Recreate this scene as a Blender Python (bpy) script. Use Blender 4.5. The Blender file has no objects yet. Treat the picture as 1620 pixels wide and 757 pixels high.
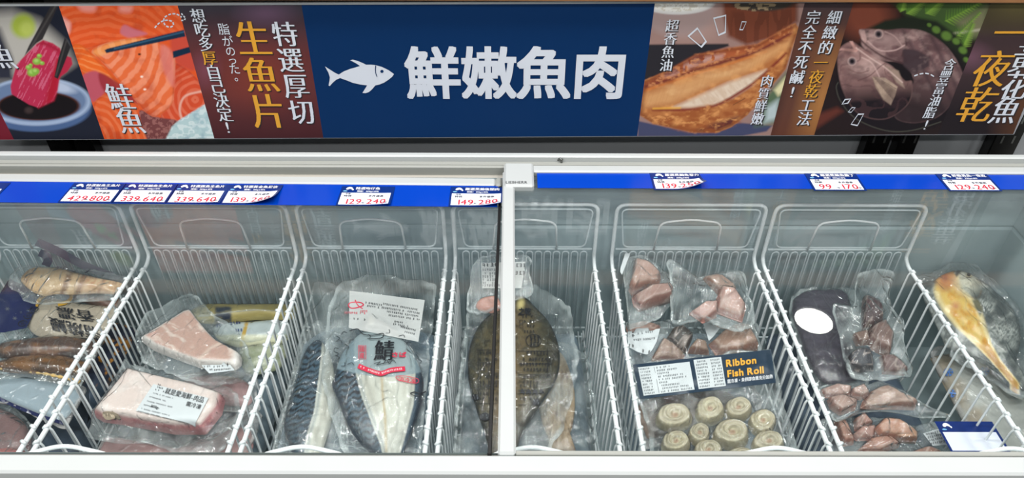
import bpy, math, random
import numpy as np
from mathutils import Matrix, Vector
random.seed(7)
S = bpy.context.scene
COL = S.collection
R = math.radians

# ------------------------------------------------------------------ camera
FOC = 1150.0                      # focal length in pixels of the 1620 px wide frame
CAM = np.array([0.0, 0.0, 1.65])
PITCH, YAW, ROLL = 38.2, -0.2, 0.3
MROT = Matrix.Rotation(R(YAW), 3, 'Z') @ Matrix.Rotation(R(90 - PITCH), 3, 'X') @ Matrix.Rotation(R(ROLL), 3, 'Z')
cd = bpy.data.cameras.new('camera'); cam = bpy.data.objects.new('camera', cd); COL.objects.link(cam)
cd.sensor_width = 36; cd.lens = 36 * FOC / 1620; cd.clip_start = 0.02
cam.matrix_world = Matrix.Translation(CAM.tolist()) @ MROT.to_4x4()
S.camera = cam
MR = np.array(MROT)

# ------------------------------------------------------------------ light
S.view_settings.view_transform = 'Standard'; S.view_settings.look = 'None'
S.view_settings.gamma = 1.0; S.view_settings.use_curve_mapping = False
S.view_settings.exposure = 0.0
try:
    S.cycles.transparent_max_bounces = 32; S.cycles.max_bounces = 10; S.cycles.use_denoising = True
    S.cycles.caustics_reflective = False; S.cycles.caustics_refractive = False
except Exception: pass
W = bpy.data.worlds.new('shop_air'); S.world = W; W.use_nodes = True
W.node_tree.nodes['Background'].inputs[0].default_value = (0.80, 0.86, 0.88, 1)
W.node_tree.nodes['Background'].inputs[1].default_value = 0.42
def area(name, loc, sx, sy, power, rot=(0, 0, 0), color=(1, 0.985, 0.96)):
    l = bpy.data.lights.new(name, 'AREA'); l.shape = 'RECTANGLE'; l.size = sx; l.size_y = sy; l.energy = power; l.color = color
    o = bpy.data.objects.new(name, l); COL.objects.link(o); o.location = loc; o.rotation_euler = rot
    return o
def spot(x, y, power, d=0.30):
    l = bpy.data.lights.new('shop_downlight', 'AREA'); l.shape = 'DISK'; l.size = d; l.energy = power; l.color = (1, 0.985, 0.96)
    o = bpy.data.objects.new('shop_downlight', l); COL.objects.link(o); o.location = (x, y, 3.15); return o
for lx in (-2.2, -1.1, 0.0, 1.1, 2.2):
    spot(lx, 0.95, 23); spot(lx + 0.3, -0.15, 16); spot(lx, -1.6, 14)

# ------------------------------------------------------------------ helpers: projection
def ray(px, py):
    d = MR @ np.array([(px - 810.0) / FOC, -(py - 378.5) / FOC, -1.0])
    return d
def on_z(px, py, z):
    d = ray(px, py); t = (z - CAM[2]) / d[2]; return CAM + t * d
def on_y(px, py, y):
    d = ray(px, py); t = y / d[1]; return CAM + t * d
def project(V):
    q = (np.asarray(V) - CAM) @ MR
    return np.stack([810 + FOC * q[:, 0] / -q[:, 2], 378.5 - FOC * q[:, 1] / -q[:, 2]], 1)

# ------------------------------------------------------------------ helpers: colour and noise
def lin(c):
    c = np.asarray(c, float) / 255.0
    return np.where(c <= 0.04045, c / 12.92, ((c + 0.055) / 1.055) ** 2.4)
def rgba(c): return tuple(float(x) for x in lin(c)) + (1.0,)
def _hash(ix, iy, seed):
    h = (ix.astype(np.int64) * 374761393 + iy.astype(np.int64) * 668265263 + seed * 974634777) & 0xffffffff
    h = ((h ^ (h >> 13)) * 1274126177) & 0xffffffff
    return ((h ^ (h >> 16)) & 0xffff) / 65535.0
def vnoise(x, y, seed=0):
    x = np.asarray(x, float); y = np.asarray(y, float)
    ix = np.floor(x); iy = np.floor(y); fx = x - ix; fy = y - iy
    fx = fx * fx * (3 - 2 * fx); fy = fy * fy * (3 - 2 * fy)
    a = _hash(ix, iy, seed); b = _hash(ix + 1, iy, seed); c = _hash(ix, iy + 1, seed); d = _hash(ix + 1, iy + 1, seed)
    return (a * (1 - fx) + b * fx) * (1 - fy) + (c * (1 - fx) + d * fx) * fy
def fbm(x, y, seed=0, n=4):
    s = 0; a = 0.5; t = 0
    for k in range(n):
        s = s + a * vnoise(x * 2 ** k, y * 2 ** k, seed + k); t += a; a *= 0.5
    return s / t
def ridge(x, y, seed=0):
    return 1 - np.abs(2 * vnoise(x, y, seed) - 1)
def sd_poly(P, poly):
    poly = np.asarray(poly, float); P = np.asarray(P, float)
    d = np.full(len(P), 1e18); s = np.zeros(len(P), bool)
    n = len(poly)
    for i in range(n):
        a, b = poly[i], poly[(i + 1) % n]; e = b - a; w = P - a
        t = np.clip((w @ e) / max(e @ e, 1e-12), 0, 1)
        q = w - t[:, None] * e; d = np.minimum(d, (q * q).sum(1))
        c = (a[1] > P[:, 1]) != (b[1] > P[:, 1])
        if abs(b[1] - a[1]) > 1e-12:
            s ^= c & (P[:, 0] < (b[0] - a[0]) * (P[:, 1] - a[1]) / (b[1] - a[1]) + a[0])
    return np.sqrt(d) * np.where(s, -1, 1)
def sd_line(P, pts):
    P = np.asarray(P, float); d = np.full(len(P), 1e18)
    for a, b in zip(pts[:-1], pts[1:]):
        a = np.array(a, float); b = np.array(b, float); e = b - a; w = P - a
        t = np.clip((w @ e) / max(e @ e, 1e-12), 0, 1); q = w - t[:, None] * e
        d = np.minimum(d, (q * q).sum(1))
    return np.sqrt(d)
def smooth(pts, n=10, closed=True):
    pts = np.asarray(pts, float); out = []; m = len(pts)
    for i in range(m if closed else m - 1):
        g = (lambda k: pts[k % m]) if closed else (lambda k: pts[min(max(k, 0), m - 1)])
        p0, p1, p2, p3 = g(i - 1), g(i), g(i + 1), g(i + 2)
        for t in np.arange(n) / n:
            out.append(0.5 * (2 * p1 + (p2 - p0) * t + (2 * p0 - 5 * p1 + 4 * p2 - p3) * t * t + (3 * p1 - p0 - 3 * p2 + p3) * t ** 3))
    if not closed: out.append(pts[-1])
    return np.array(out)
class Paint:                                   # paints printed pictures and skin patterns point by point
    def __init__(s, P, base): s.P = np.asarray(P, float); s.c = np.tile(lin(base), (len(s.P), 1)).astype(float)
    def mix(s, color, m):
        m = np.clip(np.asarray(m, float), 0, 1)[:, None]
        col = lin(color) if np.ndim(color) == 1 else color
        s.c = s.c * (1 - m) + col * m; return s
    def poly(s, pts, color, soft=1.0, sm=False, a=1.0, grow=0.0):
        if sm: pts = smooth(pts, 8)
        d = sd_poly(s.P, pts) - grow; return s.mix(color, a * (0.5 - d / (2 * soft)))
    def line(s, pts, w, color, soft=0.7, sm=False, a=1.0):
        if sm: pts = smooth(pts, 8, False)
        d = sd_line(s.P, pts); return s.mix(color, a * (0.5 - (d - w / 2) / (2 * soft)))
    def ell(s, cx, cy, rx, ry, color, soft=0.06, rot=0, a=1.0):
        x = s.P[:, 0] - cx; y = s.P[:, 1] - cy; c, n = math.cos(R(rot)), math.sin(R(rot))
        d = np.hypot((x * c + y * n) / rx, (-x * n + y * c) / ry) - 1
        return s.mix(color, a * (0.5 - d / (2 * soft)))
    def inside(s, pts, sm=False, soft=1.0):
        if sm: pts = smooth(pts, 8)
        return np.clip(0.5 - sd_poly(s.P, pts) / (2 * soft), 0, 1)

# ------------------------------------------------------------------ helpers: materials
MATS = {}
def nodemat(name):
    m = bpy.data.materials.new(name); m.use_nodes = True; nt = m.node_tree; nt.nodes.clear()
    out = nt.nodes.new('ShaderNodeOutputMaterial'); MATS[name] = m
    return m, nt, out
def N(nt, t, **k):
    n = nt.nodes.new('ShaderNode' + t)
    for a, b in k.items():
        if a.startswith('i_'):
            key = a[2:]; key = int(key) if key.isdigit() else key
            n.inputs[key].default_value = b
        else: setattr(n, a, b)
    return n
def mat(name, color, rough=0.45, metal=0.0, var=0.06, scale=30, bump=0.0, bscale=200, spec=0.5, vcol=False, emit=None, sss=0):
    m, nt, out = nodemat(name)
    b = N(nt, 'BsdfPrincipled'); b.inputs['Roughness'].default_value = rough; b.inputs['Metallic'].default_value = metal
    b.inputs['Specular IOR Level'].default_value = spec
    L = nt.links
    tc = N(nt, 'TexCoord')
    if vcol:
        at = N(nt, 'Attribute', attribute_name='Col'); src = at.outputs['Color']
    else:
        rg = N(nt, 'RGB'); rg.outputs[0].default_value = rgba(color); src = rg.outputs[0]
    nz = N(nt, 'TexNoise'); nz.inputs['Scale'].default_value = scale; nz.inputs['Detail'].default_value = 4
    L.new(tc.outputs['Object'], nz.inputs['Vector'])
    mr = N(nt, 'MapRange'); mr.inputs[3].default_value = 1 - var; mr.inputs[4].default_value = 1 + var
    L.new(nz.outputs[0], mr.inputs[0])
    vm = N(nt, 'VectorMath', operation='SCALE'); L.new(src, vm.inputs[0]); L.new(mr.outputs[0], vm.inputs['Scale'])
    L.new(vm.outputs[0], b.inputs['Base Color'])
    if bump:
        n2 = N(nt, 'TexNoise'); n2.inputs['Scale'].default_value = bscale; n2.inputs['Detail'].default_value = 3
        L.new(tc.outputs['Object'], n2.inputs['Vector'])
        bp = N(nt, 'Bump'); bp.inputs['Strength'].default_value = bump; bp.inputs['Distance'].default_value = 0.002
        L.new(n2.outputs[0], bp.inputs['Height']); L.new(bp.outputs[0], b.inputs['Normal'])
    if emit:
        b.inputs['Emission Color'].default_value = rgba(color); b.inputs['Emission Strength'].default_value = emit
    L.new(b.outputs[0], out.inputs[0])
    return m
def two_sided(nt, fr, ior):                    # thin sheet: the same reflectance from both faces
    g = N(nt, 'NewGeometry'); mr = N(nt, 'MapRange'); mr.inputs[3].default_value = ior; mr.inputs[4].default_value = 1 / ior
    nt.links.new(g.outputs['Backfacing'], mr.inputs[0]); nt.links.new(mr.outputs[0], fr.inputs['IOR'])
def film(name, tint=(0.97, 0.98, 0.98), milk=0.10, white=(205, 214, 214), rough=0.1, gain=1.6, bump=0.5, bs=55, streak=0.12, seam=0.14):
    m, nt, out = nodemat(name); L = nt.links
    tc = N(nt, 'TexCoord')
    tr = N(nt, 'BsdfTransparent'); tr.inputs[0].default_value = tint + (1,)
    df = N(nt, 'BsdfDiffuse'); df.inputs[0].default_value = rgba(white)
    gl = N(nt, 'BsdfGlossy'); gl.inputs['Roughness'].default_value = rough
    n1 = N(nt, 'TexNoise', i_Scale=bs, i_Detail=5.0, i_Distortion=1.2)
    mp = N(nt, 'Mapping'); mp.inputs['Scale'].default_value = (1.0, 0.55, 1.0); mp.inputs['Rotation'].default_value = (0, 0, 0.5)
    L.new(tc.outputs['Object'], mp.inputs[0]); L.new(mp.outputs[0], n1.inputs['Vector'])
    vo = N(nt, 'TexVoronoi', feature='DISTANCE_TO_EDGE'); vo.inputs['Scale'].default_value = bs * 0.55
    ds = N(nt, 'TexNoise', i_Scale=bs * 0.5); L.new(mp.outputs[0], ds.inputs['Vector'])
    va = N(nt, 'VectorMath', operation='ADD'); sc = N(nt, 'VectorMath', operation='SCALE'); sc.inputs['Scale'].default_value = 0.05
    L.new(ds.outputs['Color'], sc.inputs[0]); L.new(mp.outputs[0], va.inputs[0]); L.new(sc.outputs[0], va.inputs[1]); L.new(va.outputs[0], vo.inputs['Vector'])
    rid = N(nt, 'MapRange'); rid.inputs[1].default_value = 0.0; rid.inputs[2].default_value = 0.07; rid.inputs[3].default_value = 1; rid.inputs[4].default_value = 0
    L.new(vo.outputs['Distance'], rid.inputs[0])
    ad = N(nt, 'MATH' if False else 'Math', operation='MULTIPLY_ADD'); ad.inputs[1].default_value = 0.35
    L.new(rid.outputs[0], ad.inputs[0]); L.new(n1.outputs[0], ad.inputs[2])
    bp = N(nt, 'Bump'); bp.inputs['Strength'].default_value = bump; bp.inputs['Distance'].default_value = 0.010
    L.new(ad.outputs[0], bp.inputs['Height'])
    L.new(bp.outputs[0], gl.inputs['Normal'])
    # milky haze, denser along the creases
    mk = N(nt, 'Math', operation='MULTIPLY_ADD'); mk.inputs[1].default_value = streak; mk.inputs[2].default_value = milk
    ea = N(nt, 'Attribute', attribute_name='Col'); em = N(nt, 'Math', operation='MULTIPLY_ADD'); em.inputs[1].default_value = seam; em.inputs[2].default_value = milk
    L.new(ea.outputs['Fac'], em.inputs[0]); L.new(em.outputs[0], mk.inputs[2])
    cr = N(nt, 'Math', operation='MULTIPLY'); L.new(rid.outputs[0], cr.inputs[0]); L.new(n1.outputs[0], cr.inputs[1])
    st = N(nt, 'Math', operation='MULTIPLY_ADD'); st.inputs[1].default_value = 0.8; st.inputs[2].default_value = 0.2; L.new(ea.outputs['Fac'], st.inputs[0])
    cs = N(nt, 'Math', operation='MULTIPLY'); L.new(cr.outputs[0], cs.inputs[0]); L.new(st.outputs[0], cs.inputs[1])
    L.new(cs.outputs[0], mk.inputs[0])
    mx = N(nt, 'MixShader'); L.new(mk.outputs[0], mx.inputs[0]); L.new(tr.outputs[0], mx.inputs[1]); L.new(df.outputs[0], mx.inputs[2])
    fr = N(nt, 'Fresnel'); two_sided(nt, fr, 1.45); L.new(bp.outputs[0], fr.inputs['Normal'])
    gm = N(nt, 'Math', operation='MULTIPLY'); gm.inputs[1].default_value = gain; gm.use_clamp = True; L.new(fr.outputs[0], gm.inputs[0])
    m2 = N(nt, 'MixShader'); L.new(gm.outputs[0], m2.inputs[0]); L.new(mx.outputs[0], m2.inputs[1]); L.new(gl.outputs[0], m2.inputs[2])
    L.new(m2.outputs[0], out.inputs[0])
    return m

# ------------------------------------------------------------------ helpers: objects
ORG = {}
def thing(name, label, cat, loc=(0, 0, 0), group=None):
    o = bpy.data.objects.new(name, None); COL.objects.link(o); o.location = loc; o.empty_display_size = 0.05
    o['label'] = label; o['category'] = cat
    if group: o['group'] = group
    ORG[o] = np.array(loc, float); return o
def tag(o, label, cat, group=None):
    o['label'] = label; o['category'] = cat
    if group: o['group'] = group
    return o
def mesh(name, V, F, m, parent=None, smoothed=True, colors=None, label=None, kind=None):
    V = np.asarray(V, float)
    org = ORG[parent] if parent is not None else np.zeros(3)
    me = bpy.data.meshes.new(name)
    me.from_pydata((V - org).tolist(), [], [tuple(int(i) for i in f) for f in F]); me.update()
    if smoothed: me.polygons.foreach_set('use_smooth', [True] * len(me.polygons))
    if colors is not None:
        a = me.color_attributes.new('Col', 'FLOAT_COLOR', 'POINT')
        c = np.ones((len(V), 4), np.float32); c[:, :3] = colors; a.data.foreach_set('color', c.ravel())
    if m is not None:
        for mm in (m if isinstance(m, (list, tuple)) else [m]): me.materials.append(mm)
    o = bpy.data.objects.new(name, me); COL.objects.link(o)
    if parent is not None: o.parent = parent
    ORG[o] = org
    if label: o['label'] = label
    if kind: o['kind'] = kind
    return o
class MB:                                       # collects shapes, links them as one mesh object
    def __init__(s): s.V = []; s.F = []
    def add(s, V, F):
        k = len(s.V); s.V += [tuple(float(x) for x in v) for v in V]; s.F += [tuple(int(i) + k for i in f) for f in F]; return s
    def box(s, x0, x1, y0, y1, z0, z1, bev=0.0, T=None):
        b = min(bev, abs(x1 - x0) / 2.01, abs(y1 - y0) / 2.01, abs(z1 - z0) / 2.01)
        if b <= 0:
            V = [(x, y, z) for x in (x0, x1) for y in (y0, y1) for z in (z0, z1)]
            F = [(0, 1, 3, 2), (4, 6, 7, 5), (0, 4, 5, 1), (2, 3, 7, 6), (0, 2, 6, 4), (1, 5, 7, 3)]
        else:
            V = []; F = []
            lo = np.array([x0, y0, z0]); hi = np.array([x1, y1, z1]); ids = {}
            for sx in (0, 1):
                for sy in (0, 1):
                    for sz in (0, 1):
                        c = np.where([sx, sy, sz], hi, lo); ins = np.where([sx, sy, sz], hi - b, lo + b)
                        for ax in range(3):
                            p = ins.copy(); p[ax] = c[ax]; ids[sx, sy, sz, ax] = len(V); V.append(p)
            g = lambda sx, sy, sz, ax: ids[sx, sy, sz, ax]
            F += [(g(0,0,0,0), g(0,0,1,0), g(0,1,1,0), g(0,1,0,0)), (g(1,0,0,0), g(1,1,0,0), g(1,1,1,0), g(1,0,1,0)),
                  (g(0,0,0,1), g(1,0,0,1), g(1,0,1,1), g(0,0,1,1)), (g(0,1,0,1), g(0,1,1,1), g(1,1,1,1), g(1,1,0,1)),
                  (g(0,0,0,2), g(0,1,0,2), g(1,1,0,2), g(1,0,0,2)), (g(0,0,1,2), g(1,0,1,2), g(1,1,1,2), g(0,1,1,2))]
            for a in (0, 1):
                for c in (0, 1):
                    F += [(g(0,a,c,1), g(1,a,c,1), g(1,a,c,2), g(0,a,c,2)), (g(a,0,c,0), g(a,1,c,0), g(a,1,c,2), g(a,0,c,2)), (g(a,c,0,0), g(a,c,1,0), g(a,c,1,1), g(a,c,0,1))]
            for k in [(a, c, d) for a in (0, 1) for c in (0, 1) for d in (0, 1)]: F.append((g(*k, 0), g(*k, 1), g(*k, 2)))
        if T is not None: V = [T(v) for v in V]
        return s.add(V, F)
    def tube(s, pts, r, n=6, closed=False):
        pts = np.asarray(pts, float); m = len(pts); rings = []
        rr = np.full(m, r) if np.ndim(r) == 0 else np.asarray(r)
        up = None; k0 = len(s.V)
        for i in range(m):
            if closed: t = pts[(i + 1) % m] - pts[i - 1]
            else: t = pts[min(i + 1, m - 1)] - pts[max(i - 1, 0)]
            t = t / (np.linalg.norm(t) + 1e-12)
            if up is None:
                up = np.cross(t, [0, 0, 1.0]);
                if np.linalg.norm(up) < 0.1: up = np.cross(t, [1.0, 0, 0])
            up = up - t * (up @ t); up /= np.linalg.norm(up) + 1e-12; w = np.cross(t, up)
            for a in range(n):
                q = 2 * math.pi * a / n; s.V.append(tuple(pts[i] + rr[i] * (math.cos(q) * up + math.sin(q) * w)))
        for i in range(m if closed else m - 1):
            j = (i + 1) % m
            for a in range(n):
                b = (a + 1) % n; s.F.append((k0 + i * n + a, k0 + i * n + b, k0 + j * n + b, k0 + j * n + a))
        if not closed:
            s.F.append(tuple(k0 + a for a in reversed(range(n)))); s.F.append(tuple(k0 + (m - 1) * n + a for a in range(n)))
        return s
    def build(s, name, m, parent=None, smoothed=False, **k): 
        o = mesh(name, s.V, s.F, m, parent, smoothed, **k)
        return o
def recalc(o):
    import bmesh
    bm = bmesh.new(); bm.from_mesh(o.data); bmesh.ops.recalc_face_normals(bm, faces=bm.faces); bm.to_mesh(o.data); bm.free(); return o
def autosmooth(o, ang=40):
    import bmesh
    bm = bmesh.new(); bm.from_mesh(o.data)
    for f in bm.faces: f.smooth = True
    for e in bm.edges: e.smooth = len(e.link_faces) == 2 and e.calc_face_angle(0) < R(ang)
    bm.to_mesh(o.data); bm.free(); return o

# ------------------------------------------------------------------ helpers: lettering (glyph outlines of Blender's own built-in font)
GL = {}
def serif(V, F, off, w, n=112):
    """redraws a glyph with thin level strokes and thick upright strokes, row by row"""
    x0, y0, sx = -0.06, -0.16, 1.12 / n
    g = np.zeros((n, n), bool); c = np.arange(n) + 0.5
    for f in F:
        for k in range(1, len(f) - 1):
            a, b, d = V[f[0]], V[f[k]], V[f[k + 1]]
            lo = np.minimum(np.minimum(a, b), d); hi = np.maximum(np.maximum(a, b), d)
            i0, i1 = int((lo[0] - x0) / sx), int((hi[0] - x0) / sx) + 1; j0, j1 = int((lo[1] - y0) / sx), int((hi[1] - y0) / sx) + 1
            X, Y = np.meshgrid(x0 + c[i0:i1] * sx, y0 + c[j0:j1] * sx)
            e = lambda p, q: (q[0] - p[0]) * (Y - p[1]) - (q[1] - p[1]) * (X - p[0])
            s1, s2, s3 = e(a, b), e(b, d), e(d, a)
            g[j0:j1, i0:i1] |= ((s1 >= 0) & (s2 >= 0) & (s3 >= 0)) | ((s1 <= 0) & (s2 <= 0) & (s3 <= 0))
    er = 1
    for _ in range(er):
        h = g.copy(); h[1:] &= g[:-1]; h[:-1] &= g[1:]; g = h
    for _ in range(max(1, int(round(off / sx)))):
        h = g.copy(); h[:, 1:] |= g[:, :-1]; h[:, :-1] |= g[:, 1:]; g = h
    VV = []; FF = []
    for j in range(n):
        d = np.diff(np.r_[0, g[j].astype(int), 0]); a = np.where(d == 1)[0]; b = np.where(d == -1)[0]
        for p, q in zip(a, b):
            k = len(VV); VV += [(x0 + p * sx, y0 + j * sx, 0), (x0 + q * sx, y0 + j * sx, 0), (x0 + q * sx, y0 + (j + 1) * sx, 0), (x0 + p * sx, y0 + (j + 1) * sx, 0)]; FF.append((k, k + 1, k + 2, k + 3))
    return np.array(VV), FF, w
def glyph(ch, off=0.0, ky=1.0):
    """outline of one character; off thickens the strokes (ky > 1: only the upright strokes, like a serif face)"""
    key = (ch, off, ky)
    if key in GL: return GL[key]
    if (ch,) not in GL:
        c = bpy.data.curves.new('glyph', 'FONT'); c.body = ch; c.size = 1; c.resolution_u = 3
        o = bpy.data.objects.new('glyph', c); COL.objects.link(o)
        dg = bpy.context.evaluated_depsgraph_get(); dg.update()
        m = bpy.data.meshes.new_from_object(o.evaluated_get(dg))
        V = np.array([(v.co.x, v.co.y, 0.0) for v in m.vertices]) if len(m.vertices) else np.zeros((0, 3))
        F = [tuple(p.vertices) for p in m.polygons]
        w = 1.0 if ord(ch) > 0x2000 else (V[:, 0].max() + 0.09 if len(V) else 0.3)
        bpy.data.objects.remove(o); bpy.data.curves.remove(c); bpy.data.meshes.remove(m)
        GL[(ch,)] = (V, F, w)
    V, F, w = GL[(ch,)]
    if off > 0 and len(V):
        if ky > 1: GL[key] = serif(V[:, :2], F, off, w); return GL[key]
        if off < 0.023: sh = [(-off, 0), (off, 0)]
        else: sh = [(off * a, off * b_) for a in (-1, 0, 1) for b_ in (-1, 0, 1)]
        n = len(V); VV = np.concatenate([V + np.array(tuple(q) + (0,)) * [1, 1, 0] + [0, 0, k_] for k_, q in enumerate(sh)]); FF = [tuple(i + n * k for i in f) for k in range(len(sh)) for f in F]
        V, F = VV, FF
    GL[key] = (V, F, w); return GL[key]
def text2d(txt, off=0.0, ky=1.0):               # one line (x, y, layer), em = 1, starting at x = 0, centred on y = 0
    V = []; F = []; x = 0
    for ch in txt:
        if ch == ' ': x += 0.3; continue
        v, f, w = glyph(ch, off, ky); k = len(V)
        V += [(a + x, b - 0.38, l) for a, b, l in v]; F += [tuple(i + k for i in q) for q in f]; x += w
    return (np.array(V) if V else np.zeros((0, 3))), F, x

# ================================================================== SETTING
M_WHITE = mat('white_enamel', (176, 180, 180), 0.35, var=0.03, scale=14)
M_CREAM = mat('cream_enamel', (160, 156, 148), 0.4, var=0.03, scale=14)
M_ALU = mat('grey_aluminium_rail', (146, 148, 143), 0.42, var=0.04, scale=20)
M_DARK = mat('black_rubber', (16, 16, 17), 0.6)
M_GROOVE = mat('grey_groove', (92, 94, 94), 0.6)
M_LINER = mat('frosted_liner', (168, 184, 187), 0.5, var=0.10, scale=9, bump=0.25, bscale=60)
M_WIRE = mat('white_plastic_wire', (244, 248, 249), 0.32, var=0.03)
M_WIRE2 = mat('white_thin_wire', (214, 224, 227), 0.35, var=0.04)
M_CHAR = mat('charcoal_panel', (160, 164, 168), 0.5, var=0.05, scale=8)
M_BLACK = mat('black_steel', (7, 7, 8), 0.32, var=0.2)
M_WOOD = mat('brown_wood', (140, 96, 58), 0.5, var=0.3, scale=18)
M_STEEL = mat('steel', (120, 122, 120), 0.3, metal=0.8)
M_BLUE = mat('blue_strip_plastic', (0, 58, 170), 0.25, var=0.05, scale=10)
M_NAVY = mat('navy_print', (6, 40, 108), 0.3)
M_PALE = mat('pale_price_panel', (226, 230, 242), 0.35, var=0.01)
M_RED = mat('red_price_print', (190, 36, 52), 0.4)
M_INK = mat('black_print', (24, 26, 32), 0.4)
M_WHITEPRINT = mat('white_print', (238, 240, 243), 0.4, var=0.01)
M_SKYPRINT = mat('light_blue_print', (120, 180, 225), 0.4)
M_FLOOR = mat('grey_floor_tile', (150, 150, 146), 0.35, var=0.08, scale=2)
M_CEIL = mat('grey_ceiling_board', (84, 88, 90), 0.8, var=0.02, scale=2)

mesh('floor', [(-5, -4, 0), (5, -4, 0), (5, 4, 0), (-5, 4, 0)], [(0, 1, 2, 3)], M_FLOOR, kind='structure')
mesh('ceiling', [(-5, -4, 3.2), (-5, 7, 3.2), (5, 7, 3.2), (5, -4, 3.2)], [(0, 1, 2, 3)], M_CEIL, kind='structure')

# round ceiling lamp, mirrored in the right-hand lid
_d = ray(1287, 508); _t = (0.846 - CAM[2]) / _d[2]; _g = CAM + _t * _d; _u = (3.17 - 0.846) / -_d[2]
LAMP = _g + _u * np.array([_d[0], _d[1], -_d[2]])
t = thing('ceiling_downlight', 'round white ceiling lamp mirrored as a bright disc in the right-hand glass lid', 'lamp', (LAMP[0], LAMP[1], 3.2))
b = MB(); n = 40; rr = [(0.130, 3.2), (0.130, 3.165), (0.112, 3.160), (0.112, 3.175)]
for k, (r_, z) in enumerate(rr):
    for a in range(n): b.V.append((LAMP[0] + r_ * math.cos(2 * math.pi * a / n), LAMP[1] + r_ * math.sin(2 * math.pi * a / n), z))
for k in range(3):
    for a in range(n): b.F.append((k * n + a, k * n + (a + 1) % n, (k + 1) * n + (a + 1) % n, (k + 1) * n + a))
b.build('trim_ring', M_WHITE, t, True)
b = MB(); b.V = [(LAMP[0] + 0.1115 * math.cos(2 * math.pi * a / n), LAMP[1] + 0.1115 * math.sin(2 * math.pi * a / n), 3.172 - 0.0) for a in range(n)]; b.F = [tuple(range(n))]
b.build('lamp_lens', mat('lamp_glow', (255, 252, 244), emit=42, var=0), t)

# ------------------------------------------------------------------ chest freezer
XL, XR, YF, YB = -1.72, 1.15, float(on_z(810, 749.5, 0.85)[1]), 1.30
IXL, IXR, IYF, IYB = -1.64, 1.087, 0.585, 1.25
fz = thing('chest_freezer', 'long white chest freezer full of packed fish under two sliding glass lids', 'freezer', (0.5 * (XL + XR), 0.92, 0))
b = MB()
b.box(XL, XR, YF + 0.006, IYF - 0.002, 0.09, 0.828, 0.004); b.box(XL, XR, IYB + 0.002, YB, 0.09, 0.825, 0.004)
b.box(XL, IXL - 0.002, IYF, IYB, 0.09, 0.822, 0.004); b.box(IXR + 0.002, XR, IYF, IYB, 0.09, 0.822, 0.004)
b.box(IXL, IXR, IYF, IYB, 0.09, 0.33); 
b.build('cabinet_body', M_CREAM, fz)
b = MB(); b.box(XL + 0.05, XR - 0.05, YF + 0.05, YB - 0.03, 0.0, 0.09, 0.004); b.build('plinth', M_DARK, fz)
b = MB()                                        # inner liner: sheet walls with a horizontal seam
def lin_wall(p, q, z0, z1, nx=40):
    k = len(b.V)
    zs = [z1, z1 - 0.045, z1 - 0.05, 0.712, 0.706, 0.70, z0]
    off = [0, 0, 0.006, 0.006, 0.002, 0.006, 0.006]
    nrm = np.array([-(q[1] - p[1]), q[0] - p[0]]); nrm = nrm / np.linalg.norm(nrm)
    for z, o_ in zip(zs, off):
        b.V += [(p[0] + nrm[0] * o_, p[1] + nrm[1] * o_, z), (q[0] + nrm[0] * o_, q[1] + nrm[1] * o_, z)]
    for i in range(len(zs) - 1): b.F.append((k + 2 * i, k + 2 * i + 1, k + 2 * i + 3, k + 2 * i + 2))
lin_wall((IXR, IYB), (IXL, IYB), 0.335, 0.826); lin_wall((IXL, IYF), (IXR, IYF), 0.335, 0.826)
lin_wall((IXL, IYB), (IXL, IYF), 0.335, 0.826); lin_wall((IXR, IYF), (IXR, IYB), 0.335, 0.826)
k = len(b.V); b.V += [(IXL, IYF, 0.336), (IXR, IYF, 0.336), (IXR, IYB, 0.336), (IXL, IYB, 0.336)]; b.F.append((k, k + 1, k + 2, k + 3))
b.build('inner_liner', M_LINER, fz)
b = MB(); b.box(XL, XR, YF, 0.566, 0.824, 0.850, 0.003); b.build('front_rim', M_WHITE, fz)
b = MB(); b.box(XL, XR, YF + 0.001, YF + 0.006, 0.800, 0.826, 0.002); b.build('front_trim', M_CREAM, fz)
b = MB(); b.box(XL, XR, 1.283, 1.298, 0.826, 0.858, 0.003); b.build('rear_lip', M_WHITE, fz)
b = MB(); b.box(XL, XR, 1.261, 1.283, 0.820, 0.8455, 0.002); b.box(XL, XR, 1.268, 1.274, 0.845, 0.8475, 0.001); b.build('rear_rail', M_ALU, fz)
b = MB(); b.box(XL, XR, 1.226, 1.261, 0.8185, 0.8215); b.build('rail_groove', M_GROOVE, fz)
b = MB(); p = on_z(887, 261, 0.848)
b.tube([(p[0] - 0.006, p[1] + 0.020, 0.8465), (p[0] - 0.001, p[1] + 0.016, 0.853), (p[0] + 0.003, p[1] + 0.012, 0.8535), (p[0] + 0.002, p[1] + 0.012, 0.847)], 0.0028, 6)
b.build('rail_stop', M_STEEL, fz)

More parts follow.
